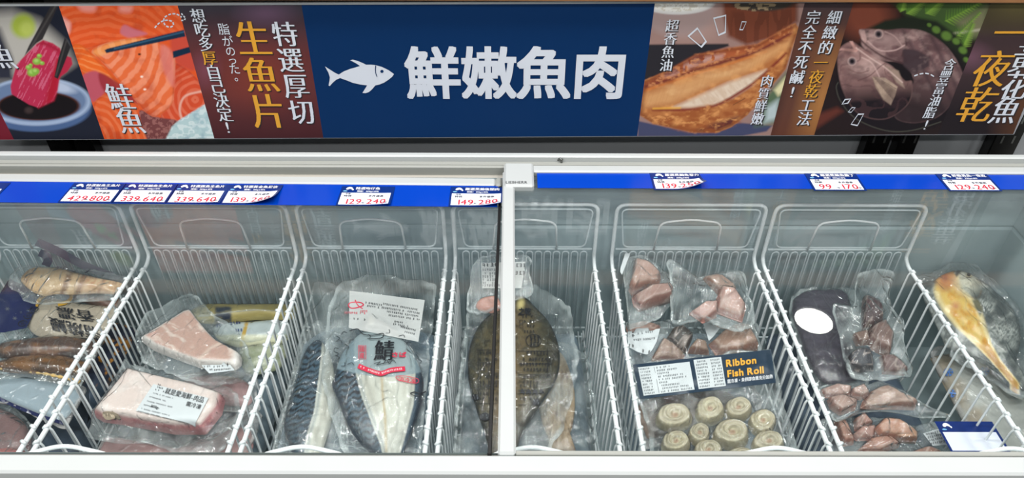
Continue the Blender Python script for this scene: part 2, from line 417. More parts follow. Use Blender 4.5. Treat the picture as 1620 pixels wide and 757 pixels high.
# ------------------------------------------------------------------ sliding glass lids
def glass(name, fog):
    m, nt, out = nodemat(name); L = nt.links
    tr = N(nt, 'BsdfTransparent'); tr.inputs[0].default_value = (0.972, 0.986, 0.986, 1)
    df = N(nt, 'BsdfDiffuse'); df.inputs[0].default_value = rgba((190, 205, 208))
    gl = N(nt, 'BsdfGlossy'); gl.inputs['Roughness'].default_value = 0.0
    tc = N(nt, 'TexCoord'); mp = N(nt, 'Mapping'); mp.inputs['Scale'].default_value = (1.0, 1.6, 1); L.new(tc.outputs['Object'], mp.inputs[0])
    nz = N(nt, 'TexNoise', i_Scale=5.0, i_Detail=5.0, i_Distortion=0.8); L.new(mp.outputs[0], nz.inputs['Vector'])
    mr = N(nt, 'MapRange'); mr.inputs[1].default_value = 0.3; mr.inputs[2].default_value = 0.75; mr.inputs[3].default_value = fog * 0.35; mr.inputs[4].default_value = fog
    sy = N(nt, 'SeparateXYZ'); L.new(tc.outputs['Object'], sy.inputs[0])      # condensation gathers towards the cold rear edge
    my = N(nt, 'MapRange'); my.inputs[1].default_value = -0.02; my.inputs[2].default_value = 0.30; my.inputs[3].default_value = 0.04; my.inputs[4].default_value = 1.0; L.new(sy.outputs['Y'], my.inputs[0])
    L.new(nz.outputs[0], mr.inputs[0])
    fm = N(nt, 'Math', operation='MULTIPLY'); L.new(mr.outputs[0], fm.inputs[0]); L.new(my.outputs[0], fm.inputs[1])
    mx = N(nt, 'MixShader'); L.new(fm.outputs[0], mx.inputs[0]); L.new(tr.outputs[0], mx.inputs[1]); L.new(df.outputs[0], mx.inputs[2])
    fr = N(nt, 'Fresnel'); two_sided(nt, fr, 1.5)
    m2 = N(nt, 'MixShader'); L.new(fr.outputs[0], m2.inputs[0]); L.new(mx.outputs[0], m2.inputs[1]); L.new(gl.outputs[0], m2.inputs[2])
    L.new(m2.outputs[0], out.inputs[0]); return m
M_GLASS = glass('lid_glass', 0.085)
LA = R(-0.62)                                   # the left lid sits a little askew on its rails
def TL(v):
    x, y = v[0] + 1.0, v[1] - 1.235; c, s_ = math.cos(LA), math.sin(LA)
    return (-1.0 + x * c - y * s_, 1.235 + x * s_ + y * c, v[2])
lid = thing('sliding_lid', 'lower sliding glass lid covering the left half of the freezer', 'lid', (-0.82, 0.9, 0.822), 'sliding glass lids')
b = MB(); b.box(-1.62, -0.022, 0.590, 1.224, 0.8270, 0.8310, 0, TL); b.build('glass_pane', M_GLASS, lid)
b = MB(); b.box(-1.62, -0.030, 1.2225, 1.2470, 0.8217, 0.8350, 0.003, TL); b.build('back_bar', M_WHITE, lid)
b = MB(); b.box(-0.030, -0.0165, 1.2200, 1.2475, 0.8216, 0.8360, 0.003, TL); b.build('corner_cap', M_ALU, lid)
b = MB(); b.box(-0.0219, -0.0165, 0.590, 1.222, 0.8255, 0.8325, 0.001, TL); b.build('edge_gasket', M_DARK, lid)
lid2 = thing('sliding_lid', 'upper sliding glass lid with white frame covering the right half of the freezer', 'lid', (0.55, 0.9, 0.838), 'sliding glass lids')
b = MB(); b.box(0.004, 1.10, 0.571, 1.2365, 0.8420, 0.8460); b.build('glass_pane', M_GLASS, lid2)
b = MB(); b.box(0.045, 1.12, 1.2365, 1.2600, 0.8380, 0.8515, 0.003); b.build('back_bar', M_WHITE, lid2)
b = MB(); b.box(-0.0150, 0.0085, 0.566, 1.2360, 0.8372, 0.8520, 0.003); b.build('left_stile', M_WHITE, lid2)
b = MB(); b.box(0.0085, 1.10, 0.5662, 0.5725, 0.8385, 0.8500, 0.001); b.build('front_bar', M_ALU, lid2)
p0 = on_z(803, 296, 0.856); p1 = on_z(850, 262, 0.856)
b = MB(); b.box(-0.0125, 0.0470, 1.1780, 1.2620, 0.8390, 0.8560, 0.004); blk = b.build('corner_block', M_WHITE, lid2)
V, F, w = text2d('LIEBHERR', 0.02)
px = 0.043 / w
b = MB(); b.add([(-0.009 + a * px, 1.189 + c * 0.012, 0.8564 + l * 4e-5) for a, c, l in V], F); b.build('lettering', M_STEEL, lid2)

# ------------------------------------------------------------------ price strips and price tags
b = MB(); b.box(-1.62, -0.024, 1.150, 1.2215, 0.8312, 0.8322, 0, TL)
tag(b.build('price_strip', M_BLUE), 'blue plastic price strip along the back of the left glass lid', 'price strip', 'blue price strips')
b = MB(); b.box(0.054, 1.10, 1.183, 1.2355, 0.8464, 0.8472)
tag(b.build('price_strip', M_BLUE), 'blue plastic price strip along the back of the right glass lid', 'price strip', 'blue price strips')

def rounded(x0, x1, y0, y1, r, n=5):
    o = []
    for cx, cy, a0 in ((x1 - r, y1 - r, 0), (x0 + r, y1 - r, 90), (x0 + r, y0 + r, 180), (x1 - r, y0 + r, 270)):
        for k in range(n + 1):
            a = R(a0 + 90 * k / n); o.append((cx + r * math.cos(a), cy + r * math.sin(a)))
    return o
def price_tag(label, title, unit, p1, p2, place, w=0.106, h=0.066, curl=0.0, group='price tags on the blue strips'):
    """place maps (u, v, lift) on the card to the world; u to the right, v towards the back, origin at the card centre"""
    def bend(u, v, l):
        t_ = max(0.0, (u / w + 0.5) - 0.62 + ((0.5 - v / h) - 0.55) * 0.55)
        return place(u, v, l + curl * t_ * t_ * 0.9)
    o = thing('price_tag', label, 'price tag', place(0, 0, 0.0), group)
    def grid(name, x0, x1, y0, y1, l, m, nx=14, ny=9):
        V = [bend(x0 + (x1 - x0) * i / nx, y0 + (y1 - y0) * j / ny, l) for j in range(ny + 1) for i in range(nx + 1)]
        nt_ = len(V)
        V += [bend(x0 + (x1 - x0) * i / nx, y0 + (y1 - y0) * j / ny, l - 0.0003) for j in range(ny + 1) for i in range(nx + 1)]
        q = lambda i, j: j * (nx + 1) + i
        F = [(q(i, j), q(i + 1, j), q(i + 1, j + 1), q(i, j + 1)) for j in range(ny) for i in range(nx)]
        F += [tuple(x + nt_ for x in reversed(f)) for f in F]
        return mesh(name, V, F, m, o)
    grid('card', -w / 2, w / 2, -h / 2, h / 2, 0.0008, M_NAVY)
    grid('price_panel', -w / 2 + 0.004, w / 2 - 0.005, -h / 2 + 0.003, h / 2 - 0.0235, 0.0012, M_PALE)
    def txt(name, s, x, y, size, m, off=0.02, sx=1.0):
        if not s: return
        V, F, wd = text2d(s, off); mesh(name, [bend(x + a * size * sx, y + c * size, 0.0017 + l * 4e-5) for a, c, l in V], F, m, o, False)
        return wd * size * sx
    # little white fish mark with a blue wave
    fish = smooth([(-7, 1), (-4, 5), (1, 6), (5, 3), (6, 0), (8, -2), (6, -5), (4, -2), (0, 0), (-3, -2), (-6, -2)], 4)
    mesh('fish_mark', [bend(-w / 2 + 0.0175 + x * 0.00105, h / 2 - 0.0105 + y * 0.00105, 0.0017) for x, y in fish], [tuple(range(len(fish)))], M_WHITEPRINT, o, False)
    wave = smooth([(-8, 0), (-5, 2.2), (-1, 2), (2, 0), (-1, -1.2), (-5, -1.5)], 4)
    mesh('wave_mark', [bend(-w / 2 + 0.0125 + x * 0.0009, h / 2 - 0.0185 + y * 0.0009, 0.0017) for x, y in wave], [tuple(range(len(wave)))], M_SKYPRINT, o, False)
    txt('title', title, -w / 2 + 0.029, h / 2 - 0.0085, 0.0098, M_WHITEPRINT, 0.016, min(1.0, 0.069 / (0.0098 * max(1, len(title)))))
    if not title: return o
    txt('unit_line', '規格：' + unit, -w / 2 + 0.033, h / 2 - 0.0185, 0.0058, M_WHITEPRINT, 0.02)
    txt('small_print', '原價：', -w / 2 + 0.012, h / 2 - 0.0270, 0.005, M_INK, 0.02)
    txt('small_print', '特價', -w / 2 + 0.010, h / 2 - 0.0345, 0.0075, M_INK, 0.018)
    txt('small_print', '多件優惠', w / 2 - 0.048, h / 2 - 0.0345, 0.0075, M_INK, 0.018)
    txt('price', p1, -w / 2 + 0.014, -h / 2 + 0.0135, 0.0235, M_RED, 0.012)
    txt('price', p2, 0.004, -h / 2 + 0.0135, 0.0235, M_RED, 0.012)
    txt('small_print', '/包', -w / 2 + 0.0465, -h / 2 + 0.0085, 0.0055, M_INK, 0.02)
    txt('small_print', '/2包', w / 2 - 0.0185, -h / 2 + 0.0085, 0.0055, M_INK, 0.02)
    return o
def on_left(px_, dy=0.0):
    q = on_z(px_, 305, 0.8324)
    def f(u, v, l):
        x, y, z = TL((q[0] + u, 1.1835 + dy + v, 0.8324 + l)); return (x, y, z)
    return f
def on_right(px_, dy=0.0):
    q = on_z(px_, 285, 0.8474)
    return lambda u, v, l: (q[0] + u, 1.2065 + dy + v, 0.8474 + l)
# slant follows from the view; centres are measured at mid height of each card
price_tag('price tag reading 129 and 240 nearest the left edge, cut by the picture edge', '鮮嫩鹽烤魚', '300g±10%', '129', '240', on_left(-40))
price_tag('price tag reading 429 and 800 at the left on the blue strip', '特選鮭魚生魚片', '300g±10%', '429', '800', on_left(148))
price_tag('price tag reading 339 and 640, directly right of the 429 tag', '特選鮪魚生魚片', '300g±10%', '339', '640', on_left(232))
price_tag('price tag reading 339 and 640, directly left of the 139 and 260 tag', '特選旗魚生魚片', '300g±10%', '339', '640', on_left(316), curl=0.006)
price_tag('price tag reading 139 and 260 with a curled lower corner', '特選黃金魚尼信', '150g±10%', '139', '260', on_left(401), curl=0.05)
price_tag('price tag reading 129 and 240 on the middle of the left blue strip', '精選吻仔魚', '200g±10%', '129', '240', on_left(581, -0.002), curl=0.012)
price_tag('price tag reading 149 and 280 beside the white lid stile', '嚴選黑鮪後頸肉', '150g±10%', '149', '280', on_left(755, -0.001), curl=0.03)
price_tag('creased price tag reading 139 and 250 on the right blue strip', '嚴選黑鮪魚菲力', '200g±10%', '139', '250', on_right(1070), w=0.1, h=0.06, curl=0.06)
price_tag('price tag reading 99 and 170 on the right blue strip', '嚴選黑鮪魚腹丁', '200g±10%', '99', '170', on_right(1319), w=0.104, h=0.062)
price_tag('price tag reading 129 and 240 at the right end of the right blue strip', '鮮嫩黃魚一夜乾', '250g±10%', '129', '240', on_right(1528), w=0.104, h=0.062)

# ------------------------------------------------------------------ wire baskets
ZT, ZS, ZB, BF, BB = 0.780, 0.630, 0.415, 0.612, 1.222
def arc(p, q, r_, corner, n=6):
    return [corner + (p - corner) * (1 - t) ** 2 + (q - corner) * t ** 2 for t in np.linspace(0, 1, n)]
def fillet(pts, r_, closed=True):
    pts = [np.array(p, float) for p in pts]; out = []; m = len(pts)
    for i in range(m):
        if not closed and i in (0, m - 1): out.append(pts[i]); continue
        c, a, d = pts[i], pts[i - 1], pts[(i + 1) % m]
        ua = (a - c) / np.linalg.norm(a - c); ud = (d - c) / np.linalg.norm(d - c)
        rr = min(r_, 0.45 * np.linalg.norm(a - c), 0.45 * np.linalg.norm(d - c))
        out += arc(c + ua * rr, c + ud * rr, rr, c)
    return out
BAYS = {}
def basket(key, x0, x1, label):
    BAYS[key] = (x0, x1)
    o = thing('wire_basket', label, 'wire basket', (0.5 * (x0 + x1), 0.92, 0.34), 'white wire baskets hung in a row')
    rim = [(x0, BB, ZT), (x1, BB, ZT), (x1, BB, ZS + 0.01), (x1, BB - 0.02, ZS), (x1, BF + 0.02, ZS), (x1, BF, ZS + 0.01), (x1, BF, ZT), (x0, BF, ZT), (x0, BF, ZS + 0.01), (x0, BF + 0.02, ZS), (x0, BB - 0.02, ZS), (x0, BB, ZS + 0.01)]
    b = MB(); b.tube(fillet(rim, 0.022), 0.0042, 8, True)
    b.build('rim', M_WIRE, o, True)
    for sx, x in ((1, x0), (-1, x1)):
        b = MB(); k = 0
        ys = np.arange(BF + 0.035, BB - 0.01, 0.0315)
        for y in ys:
            xi = x + sx * 0.0035
            b.tube([(x + sx * 0.001, y, ZS + 0.006), (xi + sx * 0.002, y, ZS - 0.006), (xi + sx * 0.004, y, ZB + 0.02), (xi + sx * 0.010, y, ZB)], 0.0021, 6)
            b.tube([(x - sx * 0.004, y - 0.0034, ZS + 0.002), (x, y - 0.0010, ZS + 0.0058), (x + sx * 0.004, y + 0.001, ZS + 0.004)], 0.0034, 6)
        for z in (ZB,): b.tube([(x + sx * 0.0095, BF + 0.01, z), (x + sx * 0.0095, BB - 0.004, z)], 0.0024, 6)
        b.build('side_grille', M_WIRE, o, True)
    b = MB()
    zm = 0.664
    b.tube([(x0 + 0.006, BB - 0.003, zm), (x1 - 0.006, BB - 0.003, zm)], 0.0026, 6)
    b.tube([(x0 + 0.006, BB - 0.003, ZB + 0.01), (x1 - 0.006, BB - 0.003, ZB + 0.01)], 0.0024, 6)
    fr = fillet([(x0 + 0.010, BB - 0.001, ZT - 0.012), (x1 - 0.010, BB - 0.001, ZT - 0.012), (x1 - 0.022, BB - 0.001, zm + 0.004), (x0 + 0.022, BB - 0.001, zm + 0.004)], 0.014)
    b.tube(fr, 0.0018, 6, True)
    nb = int(round((x1 - x0 - 0.02) / 0.0205)); xs = np.linspace(x0 + 0.014, x1 - 0.014, nb + 1)
    for xa, xb in zip(xs[:-1], xs[1:]):                    # hairpin wires: round-topped slots
        w_ = (xb - xa) * 0.36; xm = 0.5 * (xa + xb); tt = np.linspace(0, math.pi, 7)
        pts = [(xm - w_, BB - 0.005, ZB + 0.012)] + [(xm - w_ * math.cos(a), BB - 0.005, zm - 0.012 + 0.007 * math.sin(a)) for a in tt] + [(xm + w_, BB - 0.005, ZB + 0.012)]
        b.tube(pts, 0.0016, 5)
    b.build('back_grille', M_WIRE2, o, True)
    b = MB()
    for x in np.arange(x0 + 0.03, x1 - 0.01, 0.026): b.tube([(x, BF + 0.002, 0.70), (x, BF + 0.004, ZB)], 0.002, 5)
    b.tube([(x0 + 0.004, BF + 0.002, 0.70), (x1 - 0.004, BF + 0.002, 0.70)], 0.0026, 6)
    b.build('front_grille', M_WIRE2, o, True)
    b = MB()
    for x in np.arange(x0 + 0.02, x1 - 0.008, 0.026): b.tube([(x, BF + 0.006, ZB), (x, BB - 0.006, ZB)], 0.002, 5)
    for y in np.arange(BF + 0.03, BB, 0.07): b.tube([(x0 + 0.012, y, ZB - 0.003), (x1 - 0.012, y, ZB - 0.003)], 0.0024, 5)
    b.tube([(x0 + 0.012, BB - 0.012, ZB), (x0 + 0.012, BB - 0.012, 0.337)], 0.003, 6); b.tube([(x1 - 0.012, BB - 0.012, ZB), (x1 - 0.012, BB - 0.012, 0.337)], 0.003, 6)
    b.tube([(x0 + 0.012, BF + 0.012, ZB), (x0 + 0.012, BF + 0.012, 0.337)], 0.003, 6); b.tube([(x1 - 0.012, BF + 0.012, ZB), (x1 - 0.012, BF + 0.012, 0.337)], 0.003, 6)
    b.build('bottom_grille', M_WIRE2, o, True)
    xm = 0.5 * (x0 + x1)
    b = MB(); b.tube(fillet([(xm - 0.068, BB - 0.007, zm), (xm - 0.064, BB - 0.012, 0.742), (xm, BB - 0.014, 0.752), (xm + 0.064, BB - 0.012, 0.742), (xm + 0.068, BB - 0.007, zm)], 0.018, False), 0.0023, 6)
    b.build('handle', M_WIRE, o, True)
    b = MB(); b.tube(fillet([(xm - 0.066, BF + 0.006, 0.70), (xm - 0.064, BF + 0.006, 0.772), (xm, BF + 0.012, 0.788), (xm + 0.064, BF + 0.006, 0.772), (xm + 0.066, BF + 0.006, 0.70)], 0.02, False), 0.0034, 6)
    b.build('handle', M_WIRE, o, True)
    return o
def bx(px_, py_=412): return float(on_z(px_, py_, ZS)[0])
def XY(px_): return float(on_y(px_, 412, BB)[0])
basket('a', XY(5) - 0.345, XY(5) - 0.022, 'wire basket at the far left edge, only its right rail in view')
basket('b', XY(5), XY(223), 'wire basket holding the grilled eel packs and dark strap')
basket('c', XY(239), XY(471), 'wire basket holding the pink fish slab and labelled pale block')
basket('d', XY(486), XY(706), 'wire basket holding the blue-striped mackerel packs')
basket('e', XY(721), XY(939), 'wire basket holding the flat dark dried fish behind the lid stile')
basket('f', XY(967), XY(1191), 'wire basket holding the fish rolls and pink chunks')
basket('g', XY(1205), XY(1431), 'wire basket holding bags of dark red and pink pieces')

# ------------------------------------------------------------------ shelf rack behind the freezer
YS = 1.325                                      # face of the sign
rk = thing('shelf_rack', 'charcoal store shelf rack with black uprights behind the freezer', 'shelf', (0, 1.40, 0))
b = MB(); b.box(-1.9, 1.9, 1.402, 1.415, 0.02, 1.186); b.build('back_panel', M_CHAR, rk)
def upright(pa, pb):
    xa = on_y(pa, 232, 1.372)[0]; xb = on_y(pb, 232, 1.372)[0]
    b = MB(); b.box(xa, xb, 1.372, 1.4018, 0.0, 1.186, 0.002); u = b.build('upright', M_BLACK, rk)
    b = MB(); xm = 0.5 * (xa + xb)
    for z in np.arange(0.60, 1.0, 0.048):
        for q in (-0.012, 0.012): b.box(xm + q - 0.0022, xm + q + 0.0022, 1.3712, 1.3725, z, z + 0.018)
    b.build('slot', M_STEEL, u)
upright(76, 112); upright(118, 148); upright(1369, 1406); upright(1420, 1450); upright(1568, 1610)
b = MB(); b.box(-1.9, 1.9, YS - 0.002, 1.40, 1.188, 1.21, 0.002); b.build('shelf_board', M_WOOD, rk)
b = MB(); b.box(-1.9, 1.9, YS - 0.012, YS - 0.0022, on_y(810, 2.6, YS - 0.012)[2], 1.215, 0.002); b.build('shelf_edge', M_WOOD, rk)

# ================================================================== HANGING SIGN
def sT(x): return 9.3 - 6.7 * x / 1620
def sB(x): return 222 - 9 * x / 1604
def sp(x, y, l=0.0): return on_y(x, y, YS - l)
def K(pts, s, ox=0, oy=0): return [(ox + x / s, oy + y / s) for x, y in pts]
M_PRINT = mat('printed_picture', (128, 128, 128), 0.5, var=0.0, vcol=True, spec=0.15)
M_SIGNBLUE = mat('sign_blue', (0, 42, 86), 0.55, var=0.02, spec=0.15)
M_SIGNWHITE = mat('sign_white_print', (206, 211, 219), 0.5, var=0.01)
M_SIGNGOLD = mat('sign_gold_print', (214, 152, 40), 0.5, var=0.02)
M_SIGNSHADE = mat('sign_dark_outline', (24, 16, 18), 0.6, var=0.01)
sign = thing('hanging_sign', 'long blue sign board with white fish emblem and printed food pictures above the freezer', 'sign', tuple(sp(810, 218)))
c4 = [sp(-60, sB(-60)), sp(1604, sB(1604)), sp(1700, sT(1700)), sp(-60, sT(-60))]
c4[2][0] = c4[1][0]
b = MB(); b.V = [tuple(p) for p in c4] + [tuple(p + np.array([0, 0.006, 0])) for p in c4]
b.F = [(0, 1, 2, 3), (7, 6, 5, 4), (0, 4, 5, 1), (1, 5, 6, 2), (2, 6, 7, 3), (3, 7, 4, 0)]
b.build('board', mat('sign_board_edge', (150, 152, 156), 0.5), sign)
b = MB(); q = [sp(-60, sT(-60) + 0.6, 0.0004), sp(1690, sT(1690) + 0.6, 0.0004), sp(1692, sT(1690) - 3.2, 0.0004), sp(-60, sT(-60) - 3.2, 0.0004)]
b.V = [tuple(p) for p in q] + [tuple(p + np.array([0, 0.0062, 0])) for p in q]
b.F = [(0, 1, 2, 3), (7, 6, 5, 4), (0, 4, 5, 1), (1, 5, 6, 2), (2, 6, 7, 3), (3, 7, 4, 0)]
b.build('top_trim', M_WHITE, sign)
def panel(name, xt0, xt1, xb0, xb1, fn, nx, ny, m=None):
    A, B, C, D = sp(xb0, sB(xb0) - 0.8, 0.0006), sp(xb1, sB(xb1) - 0.8, 0.0006), sp(xt1, sT(xt1) + 0.6, 0.0006), sp(xt0, sT(xt0) + 0.6, 0.0006)
    u, v = np.meshgrid(np.linspace(0, 1, nx + 1), np.linspace(0, 1, ny + 1)); u = u.ravel()[:, None]; v = v.ravel()[:, None]
    V = A * (1 - u) * (1 - v) + B * u * (1 - v) + C * u * v + D * (1 - u) * v
    i, j = np.meshgrid(np.arange(nx), np.arange(ny)); q = (j * (nx + 1) + i).ravel()
    F = np.stack([q, q + 1, q + nx + 2, q + nx + 1], 1)
    cols = fn(project(V)) if fn else None
    return mesh(name, V, F, m or M_PRINT, sign, False, cols)

def art_red(P):
    return Paint(P, (110, 28, 42)).c
def art_tuna(P):
    s = 3.294; p = Paint(P, (27, 31, 44))
    f = fbm(P[:, 0] / 30, P[:, 1] / 30, 3)
    p.poly(K([(-250, 90), (60, 60), (200, 110), (330, 230), (380, 330), (250, 420), (-250, 420)], s), (176, 172, 164), 11)
    p.poly(K([(-250, 130), (0, 150), (60, 300), (70, 420), (-250, 420)], s), (44, 46, 58), 6)
    p.ell(120 / s, 135 / s, 62 / s, 62 / s, (158, 174, 66), 0.25)
    p.ell(140 / s, 150 / s, 36 / s, 40 / s, (178, 190, 92), 0.4)
    p.ell(190 / s, 565 / s, 284 / s, 122 / s, (74, 98, 138), 0.04)
    p.ell(190 / s, 530 / s, 284 / s, 126 / s, (160, 178, 204), 0.04)
    p.ell(190 / s, 527 / s, 262 / s, 108 / s, (104, 124, 156), 0.05)
    p.ell(300 / s, 452 / s, 90 / s, 26 / s, (180, 192, 212), 0.35, 14)
    p.ell(200 / s, 552 / s, 216 / s, 76 / s, (92, 48, 30), 0.05)
    p.ell(200 / s, 553 / s, 209 / s, 71 / s, (18, 12, 13), 0.06)
    p.ell(150 / s, 575 / s, 20 / s, 16 / s, (62, 48, 46), 0.5)
    p.poly(K([(330, 285), (372, 300), (378, 335), (350, 375), (300, 412), (290, 330)], s), (176, 40, 66), 1)
    T = [(225, 210), (275, 225), (312, 252), (326, 300), (300, 470), (280, 525), (200, 562), (150, 545), (110, 520), (60, 490), (55, 450), (85, 340), (120, 300), (190, 230)]
    p.poly(K(T, s), (182, 44, 76), 1.0)
    m = p.inside(K(T, s))
    p.mix((214, 116, 142), m * 0.55 * (vnoise(P[:, 0] * 0.5 + P[:, 1] * 0.25, P[:, 1] * 0.06 - P[:, 0] * 0.03, 5) > 0.66))
    p.poly(K([(235, 520), (290, 300), (326, 300), (300, 470), (280, 525), (200, 562)], s), (172, 26, 48), 3, a=0.85)
    p.poly(K([(190, 230), (225, 210), (312, 252), (322, 290), (250, 245)], s), (160, 30, 56), 2, a=0.8)
    for x, y, r in ((168, 378, 26), (150, 352, 16), (192, 320, 22), (220, 330, 12), (205, 292, 13), (185, 372, 20), (160, 340, 10)):
        p.ell(x / s, y / s, r / s, r * 0.8 / s, (128, 176, 66), 0.25); p.ell((x - 3) / s, (y - 4) / s, r * .5 / s, r * .4 / s, (166, 202, 104), 0.5)
    p.poly(K([(270, 20), (308, 20), (222, 205), (190, 225), (128, 290), (150, 240)], s), (46, 43, 44), 0.8)
    p.line(K([(290, 30), (160, 250)], s), 2.0, (78, 74, 72), 1.5)
    p.poly(K([(338, 195), (368, 245), (340, 320), (302, 412), (283, 402), (305, 300)], s), (38, 36, 38), 0.8)
    p.line(K([(345, 215), (292, 395)], s), 1.6, (76, 72, 70), 1.2)
    return p.c
def art_salmon(P):
    s = 3.292; ox = 90; k = lambda L: K(L, s, ox); p = Paint(P, (218, 86, 38))
    X = (P[:, 0] - ox) * s; Y = P[:, 1] * s
    def stripes(cx, cy, w, seed, poly, base, lite, a=0.75, squash=1.0, th=0.32):
        m = p.inside(k(poly), True, 1.0); p.mix(base, m)
        r = np.hypot(X - cx, (Y - cy) * squash) / w + 0.9 * fbm(X / 90, Y / 90, seed)
        st = np.clip((np.abs((r % 1) - 0.5) - (0.5 - th)) / 0.10, 0, 1)
        p.mix(lite, m * st * a * (0.55 + 0.45 * fbm(X / 40, Y / 40, seed + 4)))
        p.mix((170, 46, 22), m * 0.5 * np.clip((fbm(X / 70, Y / 70, seed + 8) - 0.52) * 4, 0, 1))
        d = sd_poly(P, smooth(k(poly), 8)); p.mix((150, 36, 24), np.clip(1 - np.abs(d + 1.0) / 2.6, 0, 1) * 0.35 * m)
    stripes(230, 420, 46, 1, [(-20, 30), (90, 0), (300, 0), (560, 0), (650, 40), (660, 160), (520, 190), (260, 230), (150, 260), (60, 240), (0, 120)], (222, 86, 38), (240, 132, 84), 0.38, 1.2, 0.30)
    p.mix((246, 186, 178), p.inside(k([(20, 90), (70, 120), (60, 180), (30, 150)]), True, 3) * 0.7)
    p.mix((240, 176, 170), p.inside(k([(110, 20), (200, 25), (190, 60), (130, 55)]), True, 4) * 0.55)
    p.mix((240, 170, 160), p.inside(k([(330, 30), (390, 35), (380, 65), (330, 60)]), True, 4) * 0.6)
    p.mix((196, 110, 124), p.inside(k([(350, 130), (400, 150), (470, 175), (420, 190), (370, 195), (330, 170)]), True, 2) * 0.9)
    stripes(720, 520, 34, 2, [(600, 330), (700, 380), (770, 480), (770, 560), (640, 650), (540, 610), (600, 480)], (206, 76, 44), (232, 140, 110), 0.45, 1.0, 0.26)
    p.mix((190, 70, 60), p.inside(k([(600, 180), (700, 200), (720, 360), (640, 340), (600, 290)]), True, 3) * 0.8)
    stripes(60, 520, 40, 3, [(75, 245), (130, 235), (200, 300), (330, 440), (320, 460), (230, 420), (110, 350)], (232, 104, 38), (246, 160, 96), 0.6, 1.4, 0.2)
    p.mix((186, 84, 98), p.inside(k([(130, 400), (200, 370), (260, 420), (250, 480), (190, 530), (150, 470)]), True, 2))
    p.mix((150, 44, 52), p.inside(k([(220, 380), (330, 440), (420, 540), (380, 560), (250, 480)]), True, 2) * 0.9)
    stripes(120, 780, 36, 4, [(190, 560), (260, 495), (400, 530), (440, 600), (470, 730), (250, 740)], (220, 92, 42), (240, 150, 104), 0.45, 1.0, 0.26)
    p.mix((112, 62, 62), p.inside(k([(430, 580), (520, 610), (640, 640), (575, 740), (480, 740)]), True, 1.5))
    p.mix((164, 110, 104), p.inside(k([(430, 580), (520, 610), (640, 640), (575, 740), (480, 740)]), True, 1.5) * (fbm(X / 14, Y / 14, 9) > 0.56) * 0.6)
    main = [(182, 268), (215, 240), (300, 215), (420, 198), (520, 215), (590, 262), (614, 300), (612, 420), (600, 540), (525, 606), (470, 590), (415, 530), (340, 440), (262, 350), (200, 290)]
    stripes(250, 250, 58, 5, main, (228, 108, 60), (246, 170, 136), 0.62, 1.0, 0.30)
    p.mix((214, 120, 112), p.inside(k([(545, 235), (600, 275), (612, 420), (600, 450), (560, 380), (540, 300)]), True, 3) * 0.75)
    p.mix((240, 176, 100), p.inside(k([(190, 265), (300, 218), (430, 203), (520, 222), (360, 240), (230, 290)]), True, 3) * 0.5)
    p.line(k([(650, 620), (640, 560), (670, 500), (760, 475)]), 3.5, (226, 168, 150), 1.2, True, 0.9)
    dk = k([(560, 740), (600, 660), (640, 625), (770, 545), (840, 700), (840, 740)])
    p.mix((176, 202, 204), p.inside(dk, False, 1.5)); p.mix((214, 226, 226), p.inside(dk, False, 1.5) * (ridge(X / 28, Y / 16, 6) > 0.75) * 0.7); p.mix((140, 172, 184), p.inside(dk) * np.clip((fbm(X / 40, Y / 40, 2) - 0.5) * 4, 0, 1) * 0.7)
    for hx, hy in ((430, 283), (442, 400), (458, 466)): p.ell(ox + hx / s, hy / s, 2.2, 1.6, (60, 30, 24) if hy < 300 else (252, 224, 206), 0.5)
    p.poly(k([(248, 262), (262, 254), (480, 200), (662, 155), (670, 190), (500, 227), (258, 277)]), (20, 44, 66), 0.8)
    p.line(k([(300, 254), (500, 206), (662, 166)]), 1.6, (64, 108, 140), 1.4, False, 0.8)
    p.poly(k([(603, 268), (692, 243), (698, 274), (606, 303)]), (16, 40, 62), 0.8)
    return p.c
def art_maroon(P):
    p = Paint(P, (92, 46, 46)); X, Y = P[:, 0], P[:, 1]
    p.mix((54, 50, 58), np.clip((85 - Y) / 70, 0, 1)); p.mix((104, 78, 100), np.clip(1 - np.hypot((X - 420) / 60, (Y - 22) / 26), 0, 1) * 0.8)
    p.mix((132, 58, 44), np.clip(1 - np.hypot((X - 410) / 90, (Y - 125) / 70), 0, 1) * 0.7)
    p.mix((124, 70, 84), np.clip(1 - np.hypot((X - 325) / 30, (Y - 110) / 40), 0, 1) * 0.8)
    p.mix((58, 26, 32), np.clip((Y - 150) / 70, 0, 1) * 0.85); return p.c
